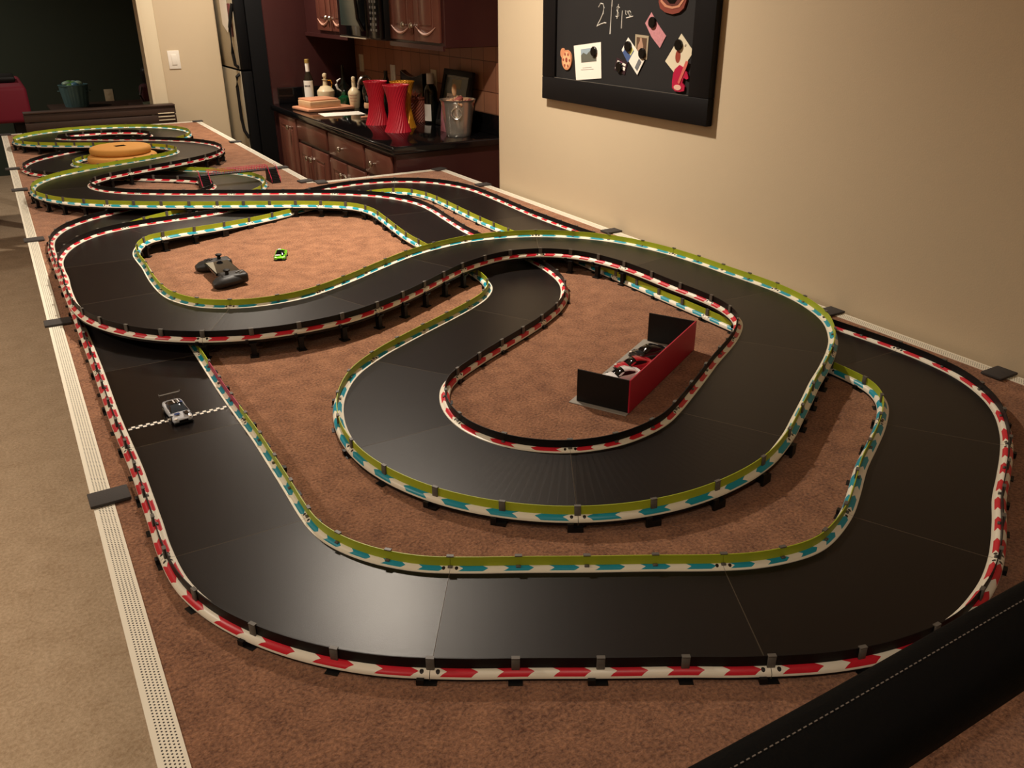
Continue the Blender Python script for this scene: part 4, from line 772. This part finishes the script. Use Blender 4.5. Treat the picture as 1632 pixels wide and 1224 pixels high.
# black concave box, basket, frame
bx = thing('black_caddy', 'wide black caddy with a concave top edge behind the golden vase', 'caddy', (2.14, 4.815, CZ))
n = 16; yy = [(-.155+.31*i/n) for i in range(n+1)]
poly = [(-.155, 0), (.155, 0)]+[(y, .255-.028*(1-(y/.155)**2)) for y in yy[::-1]]
M = Matrix.Translation((0, 0, 0)) @ Matrix(((0, 0, 1, 0), (1, 0, 0, 0), (0, 1, 0, 0), (0, 0, 0, 1)))
MB().prism(poly, .0, .035, M).build('shell', M_gblack, bx, world=False)
m = MB(); m.tube([(.0, y, .2555-.028*(1-(y/.155)**2)) for y in yy], .0016, 6); m.build('rim', M_knob, bx, world=False)
bs = thing('woven_basket', 'reddish brown woven basket between the golden vase and the wine bottle', 'basket', (2.086, 4.640, CZ))
m = MB(); rows = 14; n = 40; vs = []; fs = []
for i in range(rows+1):
    for k in range(n):
        r_ = .050+.008*math.sin(PI*i/rows)+.0028*(1 if (k+i) % 2 else -1); a = 2*PI*k/n; vs.append((r_*math.cos(a), r_*math.sin(a), .125*i/rows))
for i in range(rows):
    for k in range(n): fs.append((i*n+k, i*n+(k+1) % n, (i+1)*n+(k+1) % n, (i+1)*n+k))
fs.append(list(range(n))[::-1]); m.add(vs, fs); M_wick = mat('wicker', (134, 66, 46), .55, noise=.25, nscale=60); m.build('weave', M_wick, bs, world=False)
m = MB(); m.tube([(.054*math.cos(2*PI*i/24), .054*math.sin(2*PI*i/24), .127) for i in range(24)], .005, 7, closed=True); m.build('rim', M_wick, bs, world=False)
m = MB(); rnd = random.Random(8)
for i in range(7): a = rnd.uniform(0, 6.28); m.tube([(.03*math.cos(a), .03*math.sin(a), .10), (.045*math.cos(a+.4), .045*math.sin(a+.4), .150+rnd.uniform(0, .015)), (.02*math.cos(a+1), .02*math.sin(a+1), .14)], .005, 6)
m.build('twig', M_wick, bs, world=False)
lean = Matrix.Rotation(math.radians(13), 4, 'Y')
pf = thing('picture_frame', 'black picture frame leaning against the brown tiles behind the bucket', 'picture frame', (2.128, 4.30, CZ+.002), 0, None, lean)
def F(m, nm, mt, p=pf): return m.build(nm, mt, p, world=False)
w2, h_, b_ = .165, .300, .030
m = MB(); m.rbox(-.010, .010, -w2, w2, 0, b_, .002).rbox(-.010, .010, -w2, w2, h_-b_, h_, .002).rbox(-.010, .010, -w2, -w2+b_, b_, h_-b_, .002).rbox(-.010, .010, w2-b_, w2, b_, h_-b_, .002); F(m, 'frame', M_black)
pc = F(MB().box(-.002, .004, -w2+b_, w2-b_, b_, h_-b_), 'picture', mat('grey_green_print', (74, 76, 66), .25))
def on(m, mt, nm='print_detail'): o = m.build(nm, mt, pc, world=False)
on(MB().box(-.0028, -.0018, -.05, .055, .205, .252), mat('pale_print', (150, 144, 110), .4)); on(MB().box(-.0028, -.0018, -.125, .125, .258, .264), mat('grey_line', (140, 136, 124), .4)); on(MB().box(-.0028, -.0018, -.128, -.12, .05, .26), mat('grey_line2', (130, 128, 118), .4))
m = MB(); m.mi = 0; m.box(-.0045, -.0026, -.03, .09, .03, .175); m.mi = 1
for r_ in range(3):
    for c in range(4): m.box(-.0052, -.0044, -.018+c*.026, .002+c*.026, .065+r_*.034, .09+r_*.034)
F(m, 'inserted_card', [M_white, mat('sepia', (92, 62, 48), .6)])
# small leaning things by the bucket
t = thing('wooden_spoon', 'wooden spoon standing upright out of the cork bucket', 'spoon', (2.055, 4.085, CZ+.10)); m = MB(); m.tube([(0, 0, 0), (.004, .012, .085)], .004, 8); m.sphere((.0055, .016, .118), .014, 12, 8, (1, .5, 2.2)); m.build('spoon_body', M_wood, t, world=False)
t = thing('gift_bag', 'small pink and white patterned bag squeezed between the wine bottle and bucket', 'bag', (2.072, 4.20, CZ)); m = MB(); m.add([(-.03, -.05, 0), (.03, -.05, 0), (.03, .04, 0), (-.03, .04, 0), (-.028, -.02, .12), (.018, -.03, .13), (.02, .045, .14), (-.02, .04, .135)], [(0, 3, 2, 1), (4, 5, 6, 7), (0, 1, 5, 4), (1, 2, 6, 5), (2, 3, 7, 6), (3, 0, 4, 7)]); m.build('bag_body', mat('pinkish_print', (150, 92, 100), .6, noise=.6, nscale=50), t, world=False)
# wall plates on the tiles
def plate(lab, x, y0, y1, z0, z1, nx, kind='outlet_cover', grp=None, dark=False, mt=None):
    mt = mt or M_trimp
    if nx: m = MB().rbox(x-.006, x, y0, y1, z0, z1, .002)
    else: m = MB().rbox(y0, y1, x-.006, x, z0, z1, .002)
    t = thing(kind, lab, kind.replace('_', ' '), ((x, (y0+y1)/2, z0) if nx else ((y0+y1)/2, x, z0)), 0, grp); m.build('cover', mt, t)
    yc = (y0+y1)/2; zc = (z0+z1)/2
    if kind == 'light_switch':
        MB().rbox(yc-.017, yc+.017, x-.010, x-.004, zc-.033, zc+.033, .002).build('rocker', M_white, t)
    else:
        for dz in (-.02, .02):
            m = MB(); (m.rbox(x-.008, x-.004, yc-.014, yc+.014, zc+dz-.013, zc+dz+.013, .001) if nx else m.rbox(yc-.014, yc+.014, x-.008, x-.004, zc+dz-.013, zc+dz+.013, .001)); m.build('socket', mt, t)
plate('beige outlet cover on the tiles left, with a dark plug below', XB, 5.80, 5.875, TZ+.30, TZ+.41, True, grp='outlet covers on the brown tiles')
plate('white outlet cover on the tiles behind the red vases', XB, 5.26, 5.335, TZ+.265, TZ+.375, True, grp='outlet covers on the brown tiles', mt=M_white)
plate('beige outlet cover on the tiles behind the white capped wine bottle', XB, 4.66, 4.735, TZ+.270, TZ+.385, True, grp='outlet covers on the brown tiles')
plate('white light switch on the beige wall beside the doorway', YF, 1.084, 1.160, TZ+.323, TZ+.440, False, 'light_switch', mt=M_white)
# ------------------------------------------------------------------ blackboard on the right wall
BX = XW
bb = thing('blackboard', 'black framed magnetic blackboard with chalk writing and cards on the beige wall', 'blackboard', (BX, 2.44, TZ+.414))
za, zt = TZ+.414, TZ+1.28; ya, yb = 1.975, 2.90; ia, ib, iz = 2.066, 2.815, TZ+.494
XF = BX-.026
m = MB(); m.rbox(XF, BX-.002, ya, yb, za, iz, .003).rbox(XF, BX-.002, ya, yb, zt-.08, zt, .003).rbox(XF, BX-.002, ya, ia, iz, zt-.08, .003).rbox(XF, BX-.002, ib, yb, iz, zt-.08, .003); m.build('frame', mat('black_stained_wood', (13, 11, 12), .6, noise=.2, nscale=15, spec=.25), bb)
MB().box(BX-.016, BX-.004, ia-.002, ib+.002, iz-.002, zt-.078).build('writing_surface', mat('slate_black', (23, 21, 21), .75, noise=.08, nscale=8), bb)
MB().box(XF+.001, XF+.003, ia, ib, iz+.0005, iz+.0022).build('ledge_line', M_clip, bb)
PX = BX-.016
def chalk(strokes):
    m = MB()
    for s in strokes: m.tube([(PX-.0004, y, TZ+z) for y, z in s], .0018 if max(z for y, z in s)-min(z for y, z in s) > .05 or len(s) < 3 else .0011, 5)
    tag(m.build('chalk_writing', mat('chalk', (214, 210, 200), .9), bb), 'white chalk writing 2 | $1.00')
chalk([[(2.560, .738), (2.548, .750), (2.534, .748), (2.528, .736), (2.533, .718), (2.548, .698), (2.563, .682), (2.566, .678), (2.545, .685), (2.522, .690), (2.512, .689)],
       [(2.483, .80), (2.4845, .74), (2.489, .656)],
       [(2.442, .737), (2.450, .742), (2.459, .738), (2.457, .729), (2.447, .722), (2.444, .714), (2.452, .709), (2.462, .712)], [(2.448, .748), (2.453, .704)],
       [(2.426, .729), (2.427, .700), (2.427, .675)],
       [(2.411, .730), (2.409, .720), (2.404, .716), (2.399, .722), (2.403, .729)], [(2.396, .728), (2.391, .719), (2.386, .713), (2.380, .716), (2.381, .724), (2.388, .729), (2.396, .727)],
       [(2.404, .707), (2.367, .713)]])
def card(name, lab, cat_, yz, mt, x=PX-.0006, th=.0012, prints=(), magnet=None, grp=None, bend=0):
    yc = sum(p[0] for p in yz)/len(yz); zc = min(p[1] for p in yz)
    t = thing(name, lab, cat_, (x, yc, TZ+zc), 0, grp); M = Matrix(((0, 0, 1, 0), (1, 0, 0, 0), (0, 1, 0, TZ), (0, 0, 0, 1)))
    MB().prism(yz, x-th, x, M).build('sheet', mt, t)
    for i, (pz, m2) in enumerate(prints): MB().prism(pz, x-th-.0004-.0001*i, x-th, M).build('printed_area', m2, t)
    return t
def q4(c, u, v, a0, a1, b0, b1): return [(c[0]+u[0]*a+v[0]*b, c[1]+u[1]*a+v[1]*b) for a, b in ((a0, b0), (a1, b0), (a1, b1), (a0, b1))]
C_ = lambda n, rgb: mat(n, rgb, .6)
P1 = [(2.702, .610), (2.538, .629), (2.527, .512), (2.681, .495)]
card('photo_card', 'white card with a small city photo, left on the blackboard', 'card', P1, M_white, prints=[([(2.657, .600), (2.565, .611), (2.560, .567), (2.650, .556)], C_('sky_print', (150, 168, 178))), ([(2.654, .580), (2.640, .590), (2.62, .585), (2.60, .598), (2.58, .588), (2.562, .590), (2.559, .566), (2.651, .556)], C_('city_print', (96, 98, 88))), ([(2.642, .540), (2.588, .546), (2.588, .5445), (2.642, .5385)], C_('faint_ink', (180, 174, 166))), ([(2.652, .533), (2.575, .5405), (2.575, .539), (2.652, .5315)], C_('faint_ink2', (180, 174, 166)))])
P2 = [(2.275, .726), (2.254, .7), (2.197, .660), (2.223, .624), (2.262, .66), (2.303, .694)]
card('pink_note', 'narrow pink patterned slip pinned diagonally near the top', 'note', [(2.275, .726), (2.240, .693), (2.197, .660), (2.223, .624), (2.268, .655), (2.303, .694)], mat('pink_paper', (196, 134, 140), .7, noise=.3, nscale=120))
card('portrait_card', 'small sepia portrait card with pale border, centre right of the blackboard', 'card', [(2.350, .660), (2.281, .657), (2.284, .586), (2.347, .590)], C_('card_border', (170, 156, 130)), prints=[([(2.342, .652), (2.289, .650), (2.291, .594), (2.339, .597)], C_('sepia_brown', (92, 68, 50))), ([(2.325, .650), (2.315, .650), (2.313, .641), (2.306, .628), (2.305, .612), (2.335, .612), (2.333, .628), (2.324, .641)], C_('sepia_light', (176, 140, 116)))])
card('business_card', 'white and blue printed card tilted left of the portrait card', 'card', [(2.385, .649), (2.295, .583), (2.327, .537), (2.417, .609)], M_white, x=PX-.0024, prints=[([(2.384, .634), (2.350, .609), (2.380, .572), (2.410, .602)][0:4], C_('blue_print', (70, 92, 140))), ([(2.368, .626), (2.352, .612), (2.366, .594), (2.383, .606)], C_('yellow_print', (200, 196, 120))), ([(2.322, .588), (2.308, .578), (2.328, .549), (2.341, .559)], C_('ink_print', (110, 112, 116)))])
card('sticker', 'small dark sticker with white and red blocks, lower middle', 'sticker', [(2.444, .584), (2.384, .571), (2.396, .532), (2.455, .545)], C_('maroon_print', (50, 26, 34)), prints=[([(2.438, .576), (2.426, .574), (2.429, .566), (2.441, .568)], M_white), ([(2.410, .570), (2.392, .566), (2.394, .559), (2.412, .563)], M_white), ([(2.408, .558), (2.394, .555), (2.397, .545), (2.411, .548)], M_white), ([(2.424, .573), (2.414, .571), (2.420, .560), (2.430, .562)], C_('rose', (196, 120, 150))), ([(2.448, .556), (2.436, .554), (2.438, .548), (2.450, .550)], M_white)])
card('greeting_card', 'cream square card set on its corner with a small red brown vase motif', 'card', [(2.126, .669), (2.065, .621), (2.130, .545), (2.193, .587)], mat('cream_card', (226, 216, 188), .6), prints=[([(2.134+.012*math.cos(a), .604+.019*math.sin(a)) for a in [2*PI*i/16 for i in range(16)]], C_('brick_print', (150, 62, 44))), ([(2.104, .640), (2.098, .6385), (2.102, .632), (2.108, .634)], C_('grey_ink', (150, 140, 120)))])
def magnet(y, z, lab, x): 
    m = MB(); m.lathe([(.0155, 0), (.0165, .002), (.0165, .006), (.0145, .008)], (0, 0, 0), 24, Matrix.Rotation(-PI/2, 4, 'Y')); o = m.build('round_magnet', M_gblack); o.location = (x, y, TZ+z); WM[o] = Matrix.Translation(o.location)
    tag(o, lab, 'magnet', 'round black magnets on the blackboard')
magnet(2.573, .597, 'round black magnet holding the city photo card', PX-.0018); magnet(2.264, .697, 'round black magnet holding the pink slip', PX-.0018); magnet(2.306, .604, 'round black magnet holding the sepia portrait card', PX-.0018)
magnet(2.379, .622, 'round black magnet holding the white and blue card', PX-.0038); magnet(2.132, .637, 'round black magnet holding the cream square card', PX-.0018); magnet(2.424, .556, 'round black magnet on the small dark sticker', PX-.0018)
# shaped magnets
T_ = Matrix(((0, 0, 1, 0), (1, 0, 0, 0), (0, 1, 0, TZ), (0, 0, 0, 1)))
t = thing('pizza_magnet', 'round orange magnet with pizza like face and small handle, lower left', 'magnet', (PX, 2.745, TZ+.53))
ell = lambda y, z, a, b, n=26, a0=0: [(y+a*math.cos(2*PI*i/n+a0), z+b*math.sin(2*PI*i/n+a0)) for i in range(n)]
M_pz = C_('orange_enamel', (206, 140, 100)); M_pz2 = C_('light_enamel', (222, 176, 130)); M_bd = C_('brick_enamel', (150, 66, 50))
MB().prism(ell(2.742, .560, .032, .034), PX-.005, PX-.0002, T_).build('face', M_pz, t)
MB().prism(ell(2.770, .582, .014, .017), PX-.0045, PX-.0002, T_).build('knob_shape', M_pz, t)
m = MB(); [m.prism(ell(2.742+.020*math.cos(k*1.05), .560+.022*math.sin(k*1.05), .0045, .005, 10), PX-.006, PX-.0048, T_) for k in range(6)]; m.prism(ell(2.742, .560, .007, .008, 12), PX-.006, PX-.0048, T_); m.build('toppings', M_bd, t)
MB().prism(ell(2.742, .560, .025, .027), PX-.0053, PX-.0049, T_).build('inner_face', M_pz2, t)
t = thing('guitar_magnet', 'crimson guitar shaped magnet overlapping the cream card', 'magnet', (PX, 2.11, TZ+.50)); xg = PX-.0026
M_gr = mat('crimson_enamel', (186, 32, 70), .3)
MB().prism([(2.140, .566), (2.120, .580), (2.100, .574), (2.082, .560), (2.073, .545), (2.082, .541), (2.096, .545), (2.100, .530), (2.088, .520), (2.090, .507), (2.108, .503), (2.130, .503), (2.146, .512), (2.148, .530), (2.146, .550)], xg-.004, xg, T_).build('guitar_body', M_gr, t)
MB().prism([(2.120, .530), (2.112, .525), (2.082, .582), (2.080, .592), (2.090, .594)], xg-.0055, xg-.003, T_).build('neck', mat('pink_enamel', (214, 110, 100), .3), t)
MB().prism(ell(2.120, .515, .017, .008), xg-.0052, xg-.0038, T_).build('pickguard', mat('pale_enamel', (232, 190, 170), .3), t)
t = thing('face_magnet', 'large rounded reddish brown magnet with pale rim cut by the top of the picture', 'magnet', (PX, 2.17, TZ+.72))
MB().prism([(2.236, .80), (2.238, .755), (2.229, .738), (2.205, .727), (2.171, .722), (2.140, .727), (2.119, .740), (2.110, .762), (2.112, .80), (2.14, .83), (2.20, .83)], PX-.006, PX-.0002, T_).build('plate', C_('red_brown_enamel', (128, 58, 44)), t)
MB().prism([(2.226, .80), (2.228, .757), (2.205, .742), (2.171, .737), (2.138, .742), (2.120, .76), (2.121, .80)], PX-.0072, PX-.006, T_).build('pale_rim', C_('peach_enamel', (196, 134, 104)), t)
MB().prism([(2.216, .80), (2.218, .760), (2.196, .748), (2.171, .745), (2.146, .748), (2.130, .762), (2.131, .80)], PX-.0082, PX-.0072, T_).build('brown_centre', C_('brown_enamel', (90, 40, 34)), t)
MB().prism([(2.20, .80), (2.202, .766), (2.182, .752), (2.160, .752), (2.146, .766), (2.148, .80)], PX-.0092, PX-.0082, T_).build('dark_centre', M_gblack, t)
# ------------------------------------------------------------------ behind the table
bn = thing('dark_bench', 'long dark brown plank bench standing behind the far end of the table', 'bench', (.6, 6.36, 0))
M_bench = mat('dark_brown_wood', (58, 42, 34), .5, noise=.15, nscale=12)
for z0, z1 in ((TZ+.047, TZ+.098), (TZ-.02, TZ+.042), (TZ-.09, TZ-.026)):
    MB().rbox(.145, 1.062, 6.345, 6.375, z0, z1, .004).build('plank', M_bench, bn)
MB().rbox(.145, 1.062, 6.335, 6.425, TZ+.098, TZ+.108, .003).build('seat_top', M_bench, bn)
for x in (.17, 1.03): MB().box(x, x+.03, 6.376, 6.42, 0, TZ+.098).build('leg', M_bench, bn)
m = MB()
for i in range(3): m.rbox(.945, 1.05, 6.340, 6.3455, TZ+.006+.022*i, TZ+.012+.022*i, .001)
tag(m.build('pale_slat', M_trimp, bn), 'three pale slits at the right end')
rt_ = thing('covered_table', 'table under a dark red cloth in the dark next room', 'table', (-.1, 7.3, 0))
m = MB(); m.rbox(-.9, .215, 6.95, 7.9, TZ-.02, TZ+.22, .03, 3); m.build('cloth', mat('dark_red_cloth', (120, 22, 44), .7), rt_)
for x in (-.8, .10):
    for y in (7.05, 7.8): MB().box(x, x+.07, y, y+.07, 0, TZ-.02).build('leg', M_black, rt_)
tag(centre(MB().rbox(-.5, .17, 7.25, 7.6, TZ+.22, TZ+.262, .015, 2).build('black_case', M_black)), 'flat black case lying on the red covered table', 'case')
sd = thing('side_cabinet', 'low dark cabinet in the next room carrying the metal bin', 'cabinet', (.75, 8.0, 0)); MB().rbox(.40, 1.35, 7.75, 8.25, .0, TZ-.062, .005).build('carcass', M_bench, sd); MB().rbox(.38, 1.37, 7.73, 8.27, TZ-.062, TZ-.04, .004).build('top', M_bench, sd)
bi = thing('metal_bin', 'ribbed bluish metal bin full of green and blue wrappers on the dark cabinet', 'bin', (.585, 8.0, TZ-.04)); m = MB(); n = 72; vs = []; fs = []
M_bin = mat('galvanised_steel', (110, 150, 156), .35, metal=.4)
for i in range(9):
    t_ = i/8
    for k in range(n): a = 2*PI*k/n; r_ = .086+.022*t_+(.0022*math.cos(18*a) if .08 < t_ < .9 else 0); vs.append((r_*math.cos(a), r_*math.sin(a), .165*t_))
for i in range(8):
    for k in range(n): fs.append((i*n+k, i*n+(k+1) % n, (i+1)*n+(k+1) % n, (i+1)*n+k))
fs.append(list(range(n))[::-1]); m.add(vs, fs, True); m.build('can', M_bin, bi, world=False)
m = MB(); m.tube([(.109*math.cos(2*PI*i/32), .109*math.sin(2*PI*i/32), .166) for i in range(32)], .004, 7, closed=True); m.build('rim', M_bin, bi, world=False)
for a in (-.4, 2.74): m = MB(); c, s_ = math.cos(a), math.sin(a); m.tube([(c*.10-s_*d, s_*.10+c*d, .12) if abs(d) > .03 else (c*.122-s_*d, s_*.122+c*d, .12+0) for d in (-.035, -.02, 0, .02, .035)], .003, 6); m.build('handle', M_bin, bi, world=False)
rnd = random.Random(5); gm = [mat('green_wrap', (96, 150, 70), .4), mat('blue_wrap', (80, 130, 160), .35), mat('pale_wrap', (150, 180, 160), .4)]
for i in range(9):
    a = i*.7; r_ = .05 if i else 0; x, y, z = .585+r_*math.cos(a), 8.0+r_*math.sin(a), TZ-.04+.160+rnd.uniform(0, .018)
    o = centre(MB().sphere((x, y, z), .034, 10, 7, (1, 1, .62)).build('wrapped_sweet', gm[i % 3])); tag(o, ['green', 'blue', 'pale'][i % 3]+' wrapper bundle heaped among others in the bluish metal bin', 'wrapper', ['green', 'blue', 'pale'][i % 3]+' wrappers in the metal bin')
plate('white outlet cover low on the dark green wall of the next room', 9.6, .965, 1.045, TZ-.18, TZ-.06, False)
bg = thing('backpack', 'dark red and black backpack slumped beside the doorway edge', 'bag', (1.03, 7.05, TZ+.04))
MB().rbox(.955, 1.12, 6.98, 7.15, TZ+.045, TZ+.185, .035, 3).build('pack', mat('maroon_fabric', (74, 30, 40), .8), bg)
MB().rbox(.985, 1.11, 7.0, 7.14, TZ+.185, TZ+.30, .03, 3).build('top_pocket', M_black, bg)
MB().tube([(.96, 6.985, TZ+.17), (.935, 6.95, TZ+.12), (.96, 6.978, TZ+.06)], .008, 8).build('strap', M_bench, bg)
cn = thing('console_table', 'narrow dark table just beyond the doorway holding bag and bowl', 'table', (1.1, 7.05, 0)); MB().rbox(.88, 1.40, 6.86, 7.24, TZ+.01, TZ+.045, .005).build('top', M_bench, cn)
for x in (.90, 1.35):
    for y in (6.88, 7.2): MB().box(x, x+.03, y, y+.03, 0, TZ+.01).build('leg', M_bench, cn)
tag(centre(MB().lathe([(.018, 0), (.034, .012), (.038, .028), (.036, .028), (.030, .012), (.0, .006)], (.975, 6.905, TZ+.046), 24, cap=False).build('bowl', mat('grey_green_ceramic', (130, 150, 140), .4))), 'small pale grey bowl in front of the slumped backpack', 'bowl')
